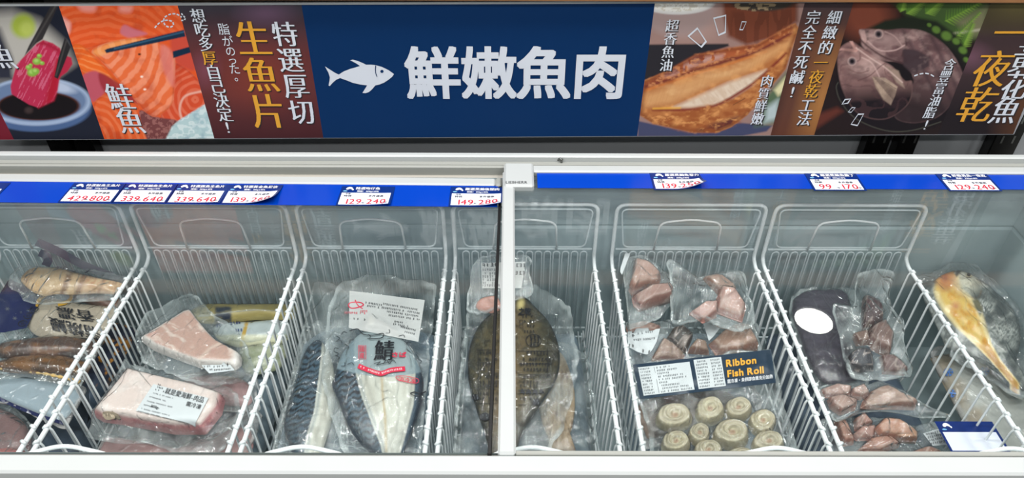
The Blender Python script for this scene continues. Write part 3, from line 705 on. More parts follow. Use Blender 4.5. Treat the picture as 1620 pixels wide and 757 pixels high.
def art_grill(P):
    s = 3.292; ox = 1000; k = lambda L: K(L, s, ox); X = (P[:, 0] - ox) * s; Y = P[:, 1] * s
    p = Paint(P, (150, 120, 112)); p.mix((176, 146, 138), np.clip(1 - np.hypot((X - 330) / 220, (Y - 130) / 110), 0, 1))
    p.ell(ox + 235 / s, 40 / s, 200 / s, 150 / s, (158, 136, 132), 0.12); p.ell(ox + 235 / s, 10 / s, 195 / s, 66 / s, (206, 204, 200), 0.06)
    p.ell(ox + 235 / s, 8 / s, 172 / s, 52 / s, (224, 222, 214), 0.1); p.mix((190, 182, 164), (np.hypot((X - 235) / 172, (Y - 8) / 52) < 1) * (fbm(X / 12, Y / 9, 3) > 0.55) * 0.7)
    p.poly(k([(470, -5), (860, -5), (860, 110), (760, 190), (600, 235), (500, 190), (478, 90)]), (112, 60, 42), 4)
    p.mix((84, 44, 32), p.inside(k([(520, 60), (860, 40), (860, 110), (760, 190), (600, 235), (510, 180)]), False, 4) * (ridge(X / 24, Y / 200, 8) > 0.6) * 0.5)
    p.ell(ox + 680 / s, 8 / s, 170 / s, 50 / s, (58, 52, 46), 0.12); p.mix((150, 130, 100), (np.hypot((X - 640) / 110, (Y - 30) / 30) < 1) * (fbm(X / 22, Y / 14, 5) > 0.52) * 0.8)
    p.poly(k([(85, 232), (500, 228), (505, 240), (330, 300), (180, 380), (60, 420), (60, 300)]), (40, 38, 43), 1.5)
    p.poly(k([(30, 630), (300, 690), (560, 640), (730, 655), (700, 685), (560, 712), (30, 712)]), (66, 70, 98), 1.5)
    p.poly(k([(700, 500), (800, 380), (860, 330), (860, 640), (760, 640), (640, 660)]), (84, 104, 78), 5); p.poly(k([(740, 470), (800, 400), (800, 470), (760, 500)]), (214, 206, 160), 3); p.poly(k([(700, 560), (760, 520), (760, 620), (690, 640)]), (176, 190, 190), 5)
    fish = [(38, 600), (50, 500), (64, 420), (180, 372), (330, 288), (500, 252), (650, 232), (760, 170), (850, 120), (870, 150), (838, 235), (800, 360), (700, 480), (600, 600), (520, 660), (440, 692), (320, 692), (110, 645)]
    M_ = p.inside(k(fish), False, 1.2); p.mix((172, 106, 60), M_)
    g = fbm(X / 60, Y / 40, 12); p.mix((226, 160, 96), M_ * np.clip((g - 0.45) * 4, 0, 1) * 0.7)
    rib = np.clip(ridge((X + Y * 0.6) / 16, (X * 0.35 - Y) / 120, 4) * 2.2 - 1.3, 0, 1); p.mix((160, 84, 40), M_ * rib * 0.16)
    p.poly(k([(64, 425), (180, 372), (330, 288), (500, 252), (650, 232), (830, 132), (835, 160), (650, 262), (480, 310), (330, 352), (190, 412), (64, 470)]), (166, 88, 52), 3, a=0.85)
    p.mix((196, 166, 158), p.inside(k([(150, 400), (330, 300), (480, 280), (470, 306), (330, 345), (200, 400)]), False, 4) * (ridge(X / 20, Y / 60, 2) > 0.45) * 0.6)
    p.line(k([(70, 452), (200, 412), (340, 362), (480, 322), (650, 268), (835, 168)]), 4.2, (104, 36, 40), 2, True, 0.9)
    p.line(k([(75, 470), (340, 382), (500, 335), (700, 270)]), 3, (206, 112, 50), 2, True, 0.6)
    p.poly(k([(60, 560), (70, 490), (340, 395), (560, 335), (835, 195), (830, 240), (600, 380), (400, 450), (220, 540)]), (206, 152, 100), 5, a=0.8)
    p.mix((228, 184, 132), p.inside(k([(60, 560), (70, 490), (340, 395), (560, 335), (700, 270), (560, 370), (300, 470)]), False, 8) * np.clip((fbm(X / 70, Y / 30, 21) - 0.42) * 3, 0, 1) * 0.6)
    p.mix((176, 112, 66), p.inside(k([(60, 560), (70, 490), (340, 395), (560, 335), (835, 195), (830, 240), (600, 380), (400, 450), (220, 540)]), False, 3) * np.clip(ridge((X * 0.94 + Y * 0.3) / 15, Y / 300, 7) * 2 - 1.2, 0, 1) * 0.22)
    wf = [(212, 562), (350, 500), (500, 432), (700, 365), (640, 432), (520, 510), (430, 546), (300, 562)]
    p.poly(k(wf), (220, 200, 178), 4); p.mix((196, 164, 134), p.inside(k(wf), False, 4) * np.clip((fbm(X / 16 - Y / 22, Y / 40, 5) - 0.45) * 4, 0, 1) * 0.5)
    p.line(k([(110, 572), (300, 572), (440, 548), (560, 482), (660, 412), (800, 280)]), 4.0, (122, 44, 36), 2, True)
    p.line(k([(110, 566), (250, 562)]), 2.5, (226, 168, 70), 1.5)
    p.poly(k([(320, 682), (430, 640), (560, 600), (520, 655), (440, 684)]), (96, 50, 44), 3, a=0.85)
    p.mix((104, 50, 30), M_ * np.clip(1 - np.abs(sd_poly(P, k(fish)) + 2.5) / 6, 0, 1) * 0.6)
    low = p.inside(k([(38, 600), (300, 575), (560, 490), (800, 290), (700, 480), (560, 640), (440, 690), (300, 690), (100, 640)]), False, 4)
    p.mix((146, 78, 40), low * np.clip((fbm(X / 45, Y / 22, 31) - 0.44) * 4, 0, 1) * 0.75); p.mix((226, 160, 96), low * np.clip((fbm(X / 30, Y / 16, 35) - 0.58) * 6, 0, 1) * 0.6)
    up = p.inside(k([(64, 470), (64, 425), (180, 372), (330, 288), (500, 252), (650, 232), (850, 125), (830, 200), (480, 330)]), False, 4)
    p.mix((112, 52, 44), up * np.clip((fbm(X / 36, Y / 18, 41) - 0.46) * 5, 0, 1) * 0.7); p.mix((210, 140, 90), up * np.clip((fbm(X / 22, Y / 14, 45) - 0.56) * 6, 0, 1) * 0.7)
    for q in range(7): p.ell(ox + (530 + q * 9) / s, (545 - q * 5) / s, 2, 0.8, (128, 76, 44), 0.5, -30)
    return p.c
def art_brown(P):
    X, Y = P[:, 0], P[:, 1]; u = X + (Y - 3) * 0.275; p = Paint(P, (92, 58, 46))
    p.mix((62, 54, 58), np.clip((60 - Y) / 60, 0, 1)); p.mix((52, 34, 34), np.clip((1290 - u) / 26, 0, 1) * np.clip((Y - 60) / 60, 0.2, 1))
    p.mix((164, 112, 62), np.clip(1 - np.abs(u - 1342) / 44, 0, 1) * np.clip((Y - 40) / 110, 0, 1) * 0.95)
    p.mix((92, 48, 34), np.clip((Y - 170) / 50, 0, 1) * 0.5); return p.c
def art_rawfish(P):
    s = 3.292; ox = 1300; k = lambda L: K(L, s, ox); X = (P[:, 0] - ox) * s; Y = P[:, 1] * s
    p = Paint(P, (34, 24, 24)); p.mix((118, 62, 46), np.clip(1 - np.hypot((X - 230) / 190, (Y - 90) / 150), 0, 1) * 1.6)
    p.mix((92, 46, 36), p.inside(k([(-60, 610), (80, 560), (110, 580), (-60, 690)]), False, 4))
    p.poly(k([(360, -10), (860, -10), (860, 200), (700, 200), (500, 120)]), (62, 84, 44), 8); p.poly(k([(700, 110), (860, 40), (860, 170), (770, 190)]), (120, 118, 88), 8); p.line(k([(690, 175), (860, 150)]), 3, (176, 168, 150), 2)
    for (x0, y0, x1, y1, w) in ((410, 60, 430, -10, 30), (440, 70, 560, -20, 40), (540, 70, 650, -20, 44), (640, 110, 830, 10, 46), (690, 200, 830, 60, 30), (730, 250, 790, 120, 40)):
        d = np.array([x1 - x0, y1 - y0], float); L_ = np.hypot(*d); d /= L_; n_ = np.array([-d[1], d[0]])
        for t_ in np.arange(0.04, 1, 0.075):
            c = np.array([x0, y0]) + d * L_ * t_; ww = w * (1 - t_ * 0.7)
            for sg in (-1, 1):
                e = c + n_ * sg * ww + d * ww * 0.6; p.poly(k([tuple(c - d * 6), tuple(e), tuple(c + d * 6)]), (122, 158, 62) if sg > 0 else (84, 120, 46), 0.9)
    p.poly(k([(235, 150), (330, 105), (470, 85), (600, 110), (700, 180), (770, 280), (745, 350), (640, 250), (500, 170), (330, 160)]), (30, 36, 26), 3)
    for x, y, r in ((596, 155, 22), (650, 187, 28), (700, 215, 20), (735, 262, 22), (752, 312, 16), (560, 130, 12)): p.ell(ox + x / s, y / s, r / s, r * 0.8 / s, (86, 116, 50), 0.3, 30)
    p.ell(ox + 420 / s, 430 / s, 350 / s, 262 / s, (24, 19, 22), 0.05)
    up = [(196, 160), (230, 152), (330, 158), (430, 150), (540, 168), (640, 235), (710, 330), (735, 420), (690, 520), (600, 610), (470, 640), (380, 600), (450, 470), (480, 420), (430, 330), (300, 312), (215, 245), (206, 200)]
    m = p.inside(k(up), True, 1.5); p.mix((112, 84, 84), m); p.mix((160, 132, 128), m * np.clip(1 - np.hypot((X - 330) / 110, (Y - 205) / 50), 0, 1)); p.mix((150, 124, 120), m * np.clip((fbm(X / 50, Y / 50, 3) - 0.5) * 4, 0, 1) * 0.6)
    for cx in (470, 540, 600, 655): p.mix((74, 56, 60), m * np.clip(1 - np.abs((X - cx) - (Y - 250) * 0.5) / 22, 0, 1) * 0.7)
    p.mix((30, 24, 26), m * np.clip((Y - 330 - (X - 560) * 0.25) / 240, 0, 1) * 0.9)
    p.line(k([(430, 180), (440, 230), (420, 290)]), 2.2, (62, 44, 46), 2, True); p.poly(k([(420, 250), (500, 262), (562, 296), (560, 345), (480, 392), (425, 340)]), (66, 52, 56), 2)
    lo = [(92, 258), (150, 218), (200, 245), (300, 310), (370, 350), (430, 420), (470, 430), (450, 540), (330, 620), (190, 590), (110, 470), (84, 340)]
    m = p.inside(k(lo), True, 1.5); p.mix((140, 106, 102), m); p.mix((196, 164, 156), m * np.clip(1 - np.hypot((X - 240) / 130, (Y - 350) / 70), 0, 1) * 0.9); p.mix((28, 22, 25), m * np.clip((Y - 400 + (X - 250) * 0.1) / 130, 0, 1))
    p.mix((84, 58, 58), m * (ridge(X / 60, Y / 60, 9) > 0.9) * 0.4)
    fin = [(262, 400), (330, 405), (395, 452), (380, 500), (360, 548), (320, 520), (285, 460)]
    m = p.inside(k(fin), False, 1); p.mix((178, 154, 134), m); p.mix((112, 92, 82), m * (ridge(np.arctan2(X - 250, Y - 380) * 14, 0 * X, 4) > 0.7) * 0.7)
    p.poly(k([(330, 340), (400, 370), (432, 460), (390, 430)]), (152, 130, 116), 1.5)
    p.poly(k([(145, 215), (160, 215), (190, 262), (180, 272), (92, 262), (100, 252), (165, 255)]), (196, 150, 140), 1); p.poly(k([(196, 155), (222, 158), (236, 215), (222, 230), (208, 205)]), (170, 136, 130), 1)
    p.poly(k([(226, 160), (244, 160), (244, 210), (236, 214)]), (52, 34, 36), 1)
    both = np.maximum(p.inside(k(up), True, 1.5), p.inside(k(lo), True, 1.5)); lit = np.clip((470 - Y) / 260, 0, 1)
    p.mix((206, 174, 166), both * lit * np.clip((fbm(X / 60, Y / 46, 51) - 0.48) * 4, 0, 1) * 0.5); p.mix((58, 40, 44), both * np.clip((fbm(X / 70, Y / 50, 55) - 0.50) * 4, 0, 1) * 0.5)
    for L_, w_, q_ in (([(200, 205), (250, 250), (330, 300), (420, 330)], 3.2, (70, 48, 50)), ([(240, 215), (300, 262), (380, 262), (430, 236)], 1.8, (204, 172, 166)), ([(180, 250), (250, 300), (330, 352), (420, 430)], 1.8, (222, 192, 182)), ([(190, 420), (250, 395), (300, 350), (330, 330)], 1.6, (92, 62, 62)), ([(210, 300), (262, 330), (300, 400)], 1.4, (216, 184, 176)), ([(140, 360), (190, 380), (240, 370)], 1.4, (104, 72, 70)), ([(330, 165), (380, 190), (420, 240)], 1.3, (190, 160, 154))): p.line(k(L_), w_, q_, 1.0, True, 0.75)
    for ex, ey, r in ((296, 178, 25), (158, 320, 24)):
        p.ell(ox + ex / s, ey / s, r / s, r / s, (170, 144, 138), 0.15); p.ell(ox + ex / s, ey / s, r * .72 / s, r * .72 / s, (92, 78, 82), 0.2); p.ell(ox + ex / s, ey / s, r * .42 / s, r * .42 / s, (24, 20, 24), 0.3)
    p.line(k([(85, 430), (76, 460), (100, 530), (180, 620), (330, 680), (470, 680), (620, 635)]), 1.0, (92, 92, 80), 0.8, True, 0.7)
    return p.c
def art_dusk(P):
    X, Y = P[:, 0], P[:, 1]; p = Paint(P, (60, 46, 48)); p.mix((92, 84, 50), np.clip((60 - Y) / 55, 0, 1)); p.mix((52, 46, 36), np.clip(1 - np.abs(X - 1560) / 40, 0, 1) * np.clip((60 - Y) / 50, 0, 1) * 0.6)
    p.mix((112, 78, 92), np.clip(1 - np.hypot((X - 1535) / 45, (Y - 90) / 30), 0, 1) * 0.8); p.mix((26, 22, 25), np.clip((Y - 110) / 70, 0, 1) * 0.9)
    p.mix((110, 70, 44), np.clip((X - 1560) / 60, 0, 1) * np.clip((Y - 70) / 100, 0, 1) * 0.55); return p.c
panel('picture_panel', -120, -84, -40, 22, art_red, 20, 60)
panel('picture_panel', -84, 93, 22, 165, art_tuna, 190, 190)
panel('picture_panel', 93, 281, 165, 339, art_salmon, 190, 190)
panel('picture_panel', 281, 477, 339, 511.5, art_maroon, 60, 60)
panel('blue_panel', 477, 1036, 511.5, 1008, None, 8, 4, M_SIGNBLUE)
panel('picture_panel', 1036, 1273, 1008, 1219, art_grill, 220, 190)
panel('picture_panel', 1273, 1350, 1219, 1288, art_brown, 40, 60)
panel('picture_panel', 1350, 1568, 1288, 1484, art_rawfish, 210, 190)
panel('picture_panel', 1568, 1688, 1484, 1603, art_dusk, 50, 60)

SERIF = (0.024, 2.0); SANS = (0.030, 1.0); THIN = (0.0, 1.0)
def sign_text(items, style, m, name='lettering', l=0.0014, shadow=False):
    """items: (character, centre x, centre y, width, height) as the letters stand on the board"""
    for sh in ((1, 0) if shadow else (0,)):
        V = []; F = []
        for ch, cx, cy, w, h in items:
            g, f, adv = glyph(ch, *style); k = len(V)
            o = sp(cx + 1.6 * sh, cy + 1.6 * sh, l - 0.0004 * sh); ux = (sp(cx + 10, cy, l) - sp(cx - 10, cy, l)) / 20; uy = np.array([0, 0, np.linalg.norm(sp(cx, cy - 10, l) - sp(cx, cy + 10, l)) / 20])
            ux = np.array([np.linalg.norm(ux), 0, ux[2]])
            for a, c, ly in g: V.append(o + ux * w * (a - 0.5 * adv) + uy * h * (c - 0.38) + np.array([0, -4e-5 * ly, 0]))
            F += [tuple(i + k for i in q) for q in f]
        mesh(name if not sh else name + '_shade', V, F, M_SIGNSHADE if sh else m, sign, False)
def col(s_, x0, y0, x1, y1, w, h=None):
    n = len(s_); return [(c, x0 + (x1 - x0) * i / max(1, n - 1), y0 + (y1 - y0) * i / max(1, n - 1), w, h or w) for i, c in enumerate(s_)]
sign_text([('鮮', 684.5, 116, 90, 86), ('嫩', 773, 116, 90, 86), ('魚', 860.5, 116, 90, 86), ('肉', 949, 116, 90, 86)], (0.0235, 1.0), M_SIGNWHITE)
sign_text(col('特選厚切', 450.5, 54, 477, 177, 41, 42), SERIF, M_SIGNWHITE, shadow=True)
sign_text(col('生魚片', 400, 61, 424, 176, 56, 58), SERIF, M_SIGNGOLD, shadow=True)
sign_text([('脂', 354, 46, 19, 19), ('が', 360, 65, 18, 18), ('の', 364.5, 81, 17, 17), ('っ', 367.5, 95, 16, 16), ('た', 371, 109, 18, 18), ('。', 378, 121, 17, 17)], THIN, M_SIGNWHITE)
sign_text(col('想吃多厚自己決定', 313, 25, 356, 181, 24)[:3], SERIF, M_SIGNWHITE, shadow=True)
sign_text(col('想吃多厚自己決定', 313, 25, 356, 181, 24)[4:] + [('!', 360, 201, 24, 24)], SERIF, M_SIGNWHITE, shadow=True)
sign_text([c for c in col('想吃多厚自己決定', 313, 25, 356, 181, 24)if c[0] == '厚'], SERIF, M_SIGNGOLD, shadow=True)
sign_text([('鮭', 189, 153, 42, 42), ('魚', 205.5, 191, 42, 42)], SERIF, M_SIGNWHITE, shadow=True)
sign_text([('魚', 1, 88, 42, 42)], SERIF, M_SIGNWHITE, shadow=True)
sign_text(col('超香魚油', 1063.5, 40.5, 1054, 103, 21), SERIF, M_SIGNWHITE, shadow=True)
sign_text(col('肉質鮮嫩', 1213.5, 128, 1198.5, 188, 20), SERIF, M_SIGNWHITE, shadow=True)
sign_text(col('完全不死鹹', 1286.5, 27.5, 1261, 122, 23) + [('!', 1254, 145, 23, 23)], SERIF, M_SIGNWHITE, shadow=True)
sign_text(col('細緻的', 1320, 27.5, 1306, 75.5, 23), SERIF, M_SIGNWHITE, shadow=True)
sign_text([('工', 1276.5, 167, 23, 23), ('法', 1272.5, 188, 23, 23)], SERIF, M_SIGNWHITE, shadow=True)
sign_text(col('一夜乾', 1298.5, 99, 1284, 144, 23), SERIF, M_SIGNGOLD, shadow=True)
sign_text(col('含豐富油脂', 1502.5, 102, 1471.5, 178, 19) + [('!', 1465.5, 197, 20, 20)], SERIF, M_SIGNWHITE, shadow=True)
sign_text([('一', 1602, 52, 60, 56)], SERIF, M_SIGNGOLD, shadow=True)
sign_text([('夜', 1570, 109, 58, 58), ('乾', 1546, 166, 56, 56)], SERIF, M_SIGNGOLD, shadow=True)
sign_text([('黃', 1624, 92, 46, 46), ('花', 1608, 135, 46, 46), ('魚', 1591, 174, 44, 44)], SERIF, M_SIGNWHITE, shadow=True)
def decal(name, pts, m, l=0.0012):
    return mesh(name, [sp(x, y, l) for x, y in pts], [tuple(range(len(pts)))], m, sign, False)
fk = lambda L: K(L, 6.88, 500, 60)
body = [(98, 312), (150, 345), (205, 380), (248, 400), (300, 366), (370, 338), (430, 322), (478, 306), (440, 280), (400, 258), (370, 244), (400, 238), (450, 250), (510, 275), (545, 293), (600, 292), (660, 300), (720, 318), (790, 352), (848, 394), (830, 422), (790, 455), (740, 488), (690, 508), (645, 518), (610, 560), (575, 590), (540, 602), (505, 600), (530, 560), (556, 518), (480, 508), (400, 490), (330, 462), (262, 438), (220, 455), (180, 490), (150, 525), (136, 520), (146, 470), (150, 430), (135, 380)]
decal('fish_emblem', fk(body), M_SIGNWHITE)
a = np.linspace(0, 2 * math.pi, 20, endpoint=False)
decal('emblem_eye', fk([(717 + 18 * math.cos(t), 365 + 17 * math.sin(t)) for t in a]), M_SIGNBLUE, 0.0016)
decal('emblem_gill', fk([(644, 300), (640, 340), (644, 380), (660, 426), (666, 424), (654, 380), (651, 340), (656, 302)]), M_SIGNBLUE, 0.0016)
def outline(pts, w):
    pts = np.array(pts, float); c = pts.mean(0); n = len(pts); inn = c + (pts - c) * (1 - w / np.linalg.norm(pts - c, axis=1))[:, None]
    V = [sp(x, y, 0.0012) for x, y in list(pts) + list(inn)]
    mesh('spark_mark', V, [(i, (i + 1) % n, n + (i + 1) % n, n + i) for i in range(n)], M_SIGNWHITE, sign, False)
g5 = lambda L: K(L, 3.292, 1000)
outline(g5([(288, 188), (340, 142), (390, 218), (362, 250)]), 3.2); outline(g5([(422, 92), (490, 76), (488, 172), (450, 188)]), 3.0); outline(g5([(572, 110), (597, 112), (577, 158), (559, 157)]), 1.8)
g7 = lambda L: K(L, 3.292, 1300)
outline(g7([(120, 516), (153, 514), (138, 540), (103, 545)]), 2.0); outline(g7([(158, 558), (177, 560), (153, 588), (136, 585)]), 1.6); outline(g7([(190, 592), (221, 592), (186, 658), (150, 650)]), 2.2)
def dashes(pts, w, seg=4.4, gap=2.4):
    pts = smooth(pts, 14, False); d = np.r_[0, np.cumsum(np.linalg.norm(np.diff(pts, axis=0), axis=1))]; V = []; F = []; t = 0
    at = lambda q: np.array([np.interp(q, d, pts[:, 0]), np.interp(q, d, pts[:, 1])])
    while t < d[-1] - 1:
        a_, b_ = at(t), at(min(t + seg, d[-1])); e = (b_ - a_) / (np.linalg.norm(b_ - a_) + 1e-9); n = np.array([-e[1], e[0]]) * w / 2; k = len(V)
        V += [sp(*q, 0.0012) for q in (a_ - n, b_ - n, b_ + n, a_ + n)]; F.append((k, k + 1, k + 2, k + 3)); t += seg + gap
    mesh('dashed_mark', V, F, M_SIGNWHITE, sign, False)
g2 = lambda L: K(L, 3.292, 90)
dashes(g2([(510, 145), (535, 118), (570, 105), (600, 112), (608, 130), (590, 142), (562, 130), (558, 95), (590, 74), (625, 74), (650, 90)]), 2.2)
dashes(g2([(648, 70), (670, 100), (640, 108)]), 2.2, 3.4, 1.8)
dashes(g7([(482, 396), (510, 386), (545, 382), (575, 392), (590, 404)]), 2.0, 6, 3)

# ================================================================== PACKED FISH
BAYS['h'] = (BAYS['g'][1] + 0.004, IXR + 0.004)
GAIN = 1.0
def resample(pts, n):
    pts = np.asarray(pts, float); q = np.r_[pts, pts[:1]]; d = np.r_[0, np.cumsum(np.linalg.norm(np.diff(q, axis=0), axis=1))]
    t = np.linspace(0, d[-1], n, endpoint=False); return np.stack([np.interp(t, d, q[:, k]) for k in range(q.shape[1])], 1)
F_CLEAR = film('clear_bag_film', milk=0.015, streak=0.26, seam=0.30, rough=0.09, bump=0.8, bs=34, gain=2.0)
F_VAC = film('vacuum_film', milk=0.010, streak=0.2, seam=0.24, rough=0.08, bump=0.5, bs=48, gain=2.0)
F_MILKY = film('milky_bag_film', milk=0.10, streak=0.25, seam=0.4, rough=0.2, bump=0.45, bs=36, gain=1.3, white=(200, 198, 196))
F_FROST = film('frosty_bag_film', milk=0.55, streak=0.3, rough=0.18, bump=0.6, bs=40, gain=1.3, white=(112, 132, 146))
F_SCRIB = film('scribble_printed_film', milk=0.50, streak=0.55, rough=0.15, bump=0.5, bs=50, gain=1.3, white=(120, 140, 154))
M_MEAT = mat('frozen_meat', (128, 128, 128), 0.5, var=0.10, scale=60, bump=0.35, bscale=150, vcol=True)
M_SKIN = mat('wet_fish_skin', (128, 128, 128), 0.32, var=0.06, scale=80, bump=0.2, bscale=220, vcol=True)
M_LABEL = mat('white_label_paper', (200, 206, 208), 0.5, var=0.02)
M_LABELNAVY = mat('navy_label', (30, 50, 68), 0.4, var=0.05)
M_FROSTLABEL = film('translucent_label', milk=0.62, streak=0.0, rough=0.3, bump=0.1, white=(222, 224, 222), gain=0.8)
M_GOLD = mat('gold_print', (226, 168, 62), 0.4)
M_PRINTRED = mat('red_print', (205, 40, 70), 0.4)
M_GREYINK = mat('grey_print', (92, 96, 100), 0.5)
M_STRAP = mat('dark_purple_strap', (44, 40, 66), 0.35, var=0.1)
M_NAVYFILM = mat('navy_printed_film', (34, 40, 76), 0.22, var=0.25, scale=40, bump=0.3, bscale=60)
M_YELLOW = mat('yellow_print', (196, 152, 56), 0.35, var=0.1)
M_TRAYEDGE = mat('golden_tray_edge', (206, 170, 100), 0.3, var=0.1)
class Pack:
    """a bagged product lying on the sloping sheet z = a + b (y - 0.9); everything in it is a height over that sheet"""
    def __init__(s, name, label, cat, bay, a, b, group=None, x_range=None):
        s.a, s.b = a, b; s.bay = BAYS[bay] if x_range is None else x_range; s.solids = []; s.filmh = None
        s.args = (name, label, cat, group); s.o = None
    def at(s, p, lift=0.0):
        p = np.atleast_2d(np.asarray(p, float)); D = np.stack([ray(*q) for q in p])
        t = (s.a + lift - 0.9 * s.b - CAM[2]) / (D[:, 2] - s.b * D[:, 1]); return CAM + t[:, None] * D
    def root(s, outline):
        if s.o is None:
            Q = s.at(outline); c = Q.mean(0); c[0] = np.clip(c[0], s.bay[0] + 0.02, s.bay[1] - 0.02)
            n, l, ct, g = s.args; s.o = thing(n, l, ct, tuple(c), g)
        return s.o
    def base(s, X, Y): return s.a + s.b * (Y - 0.9)
    def clampxy(s, X, Y): return np.clip(X, s.bay[0] + 0.0165, s.bay[1] - 0.0165), np.clip(Y, 0.634, 1.203 if s.bay is not BAYS['h'] else 1.238)
    def polar(s, outline, n, sm, lift, jit=0.0, seed=0):
        pts = smooth(outline, 8) if sm else np.asarray(outline, float)
        Q = resample(s.at(pts, lift)[:, :2], n)
        Q[:, 0], Q[:, 1] = s.clampxy(Q[:, 0], Q[:, 1])
        c = Q.mean(0)
        if jit:                                # crumpled bag edge
            q = np.arange(n); fade = np.minimum(1, np.minimum(q, n - 1 - q) / 6.0)
            Q = c + (Q - c) * (1 + jit * fade * (2.2 * (vnoise(q * 0.13, q * 0, seed) - 0.5) + 1.1 * (vnoise(q * 0.42, q * 0 + 5, seed) - 0.5)))[:, None]
            Q[:, 0], Q[:, 1] = s.clampxy(Q[:, 0], Q[:, 1])
        d = Q - c; th = np.unwrap(np.arctan2(d[:, 1], d[:, 0])); rad = np.hypot(d[:, 0], d[:, 1])
        if th[-1] < th[0]: Q, th, rad = Q[::-1], th[::-1], rad[::-1]
        th = np.maximum.accumulate(th)
        def rr(X, Y):
            dx, dy = X - c[0], Y - c[1]; t = np.arctan2(dy, dx); t = th[0] + np.mod(t - th[0], 2 * math.pi)
            R_ = np.interp(t, np.r_[th, th[0] + 2 * math.pi], np.r_[rad, rad[0]]); return np.hypot(dx, dy) / np.maximum(R_, 1e-6), t
        return Q, c, rr
    def shell(s, name, Q, c, hf, bot, m, rings, colors=None, label=None, rmin=0.0):
        n = len(Q); rs = 1 - (1 - np.linspace(0, 1, rings + 1)[1:]) ** 1.5
        XY = np.concatenate([[c]] + [c + (Q - c) * r for r in rs]); X, Y = XY[:, 0], XY[:, 1]
        zt = s.base(X, Y) + hf(X, Y); zb = s.base(X, Y) - bot * np.r_[1, np.repeat(1 - rs ** 4, n)]
        zb = np.minimum(zb, zt - 0.0004)
        m_ = len(XY); V = np.concatenate([np.stack([X, Y, zt], 1), np.stack([X, Y, zb], 1)])
        F = []
        for k in range(n):
            j = (k + 1) % n; F.append((0, 1 + k, 1 + j)); F.append((m_, m_ + 1 + j, m_ + 1 + k))
        for r in range(rings - 1):
            for k in range(n):
                j = (k + 1) % n; a_, b_, c_, d_ = 1 + r * n + k, 1 + r * n + j, 1 + (r + 1) * n + j, 1 + (r + 1) * n + k
                F.append((a_, d_, c_, b_)); F.append((m_ + a_, m_ + b_, m_ + c_, m_ + d_))
        e = 1 + (rings - 1) * n
        for k in range(n):
            j = (k + 1) % n; F.append((e + k, m_ + e + k, m_ + e + j, e + j))
        cols = None; s.last = V
        if colors is not None:
            cols = np.asarray(colors(project(V), np.r_[0, np.repeat(rs, n), 0, np.repeat(rs, n)])) * GAIN
        return mesh(name, V, F, m, s.o, True, cols, label)
    def solid(s, name, outline, H, m=None, paint=None, p=3.0, q=0.6, n=96, rings=24, lift=0.0, sm=True, amp=0.0, sc=40, extra=None, bot=0.004, label=None, seed=0):
        s.root(outline); Q, c, rr = s.polar(outline, n, sm, lift + H * 0.5)
        def hf(X, Y):
            r, t = rr(X, Y); e = np.clip(1 - r ** p, 0, 1)
            h = lift + H * e ** q
            if amp: h = h + amp * (fbm(X * sc, Y * sc, seed) - 0.5) * 2 * np.clip(e * 3, 0, 1)
            if extra is not None: h = h + extra(X, Y, r, t) * np.clip(e * 4, 0, 1)
            return h
        s.solids.append((hf, rr, lift, H))
        return s.shell(name, Q, c, hf, bot - lift, m or M_MEAT, rings, paint, label)
    def film(s, outline, m=None, t0=0.006, wr=0.004, sc=22, n=132, rings=34, sm=True, seed=0, name='bag_film', gap=0.0014, lift=0.0, bot=0.0055, tent=0.35, label=None, jit=0.05):
        s.root(outline); Q, c, rr = s.polar(outline, n, sm, lift + t0, jit, seed)
        def hf(X, Y):
            r, t = rr(X, Y); e = np.clip(1 - r ** 3, 0, 1)
            u = X * sc + 0.7 * fbm(X * 14, Y * 14, seed + 3); v = Y * sc
            w = (ridge(u, v * 0.6, seed) ** 3 * 0.7 + ridge(u * 0.5 + v, v - u * 0.6, seed + 1) ** 3 * 0.6 + (fbm(u * 1.8, v * 1.8, seed + 2) - 0.5) * 0.5)
            h = lift + t0 * e + wr * w * (0.35 + 0.65 * e)
            for sh, srr, sl, sH in s.solids:
                r2, _ = srr(X, Y)
                tent_h = (sl + sH * 0.55) * np.clip(1 - (r2 - 1) / tent, 0, 1)
                hc = np.where(r2 <= 1, np.maximum(sh(X, Y), 0) + gap, tent_h)
                hc = hc + wr * 0.18 * w
                h = np.maximum(h, np.where(r2 < 1 + tent, hc, -1))
            h = h + 0.0045 * np.clip((r - 0.8) / 0.2, 0, 1) * np.maximum(0, vnoise(t * 7.0, t * 0 + 3, seed + 4) - 0.35)
            return np.maximum(h, 0.0006)
        s.filmh = hf
        def loose(P, r):                       # 0 where the film clings to the food, about a third where it hangs loose, 1 along the seal
            X, Y = s.last[:, 0], s.last[:, 1]; k = np.ones(len(X))
            for sh, srr, sl, sH in s.solids: k = np.minimum(k, np.clip((srr(X, Y)[0] - 0.97) / 0.12, 0, 1))
            g = fbm(X * 24, Y * 24, seed + 9); g2 = fbm(X * 40, Y * 40, seed + 12)
            return np.maximum(k * np.clip((g - 0.34) * 2.4, 0, 1) * 0.62, np.clip((r - 0.925) / 0.03, 0, 1) * np.clip(0.25 + (g2 - 0.36) * 3.2, 0, 1))[:, None] * np.ones(3)
        return s.shell(name, Q, c, hf, bot, m or F_CLEAR, rings, lambda P, r: loose(P, r), label)
    def top(s, X, Y):
        if s.filmh is not None: return s.filmh(X, Y)
        return np.max([f(X, Y) for f, *_ in s.solids], axis=0)
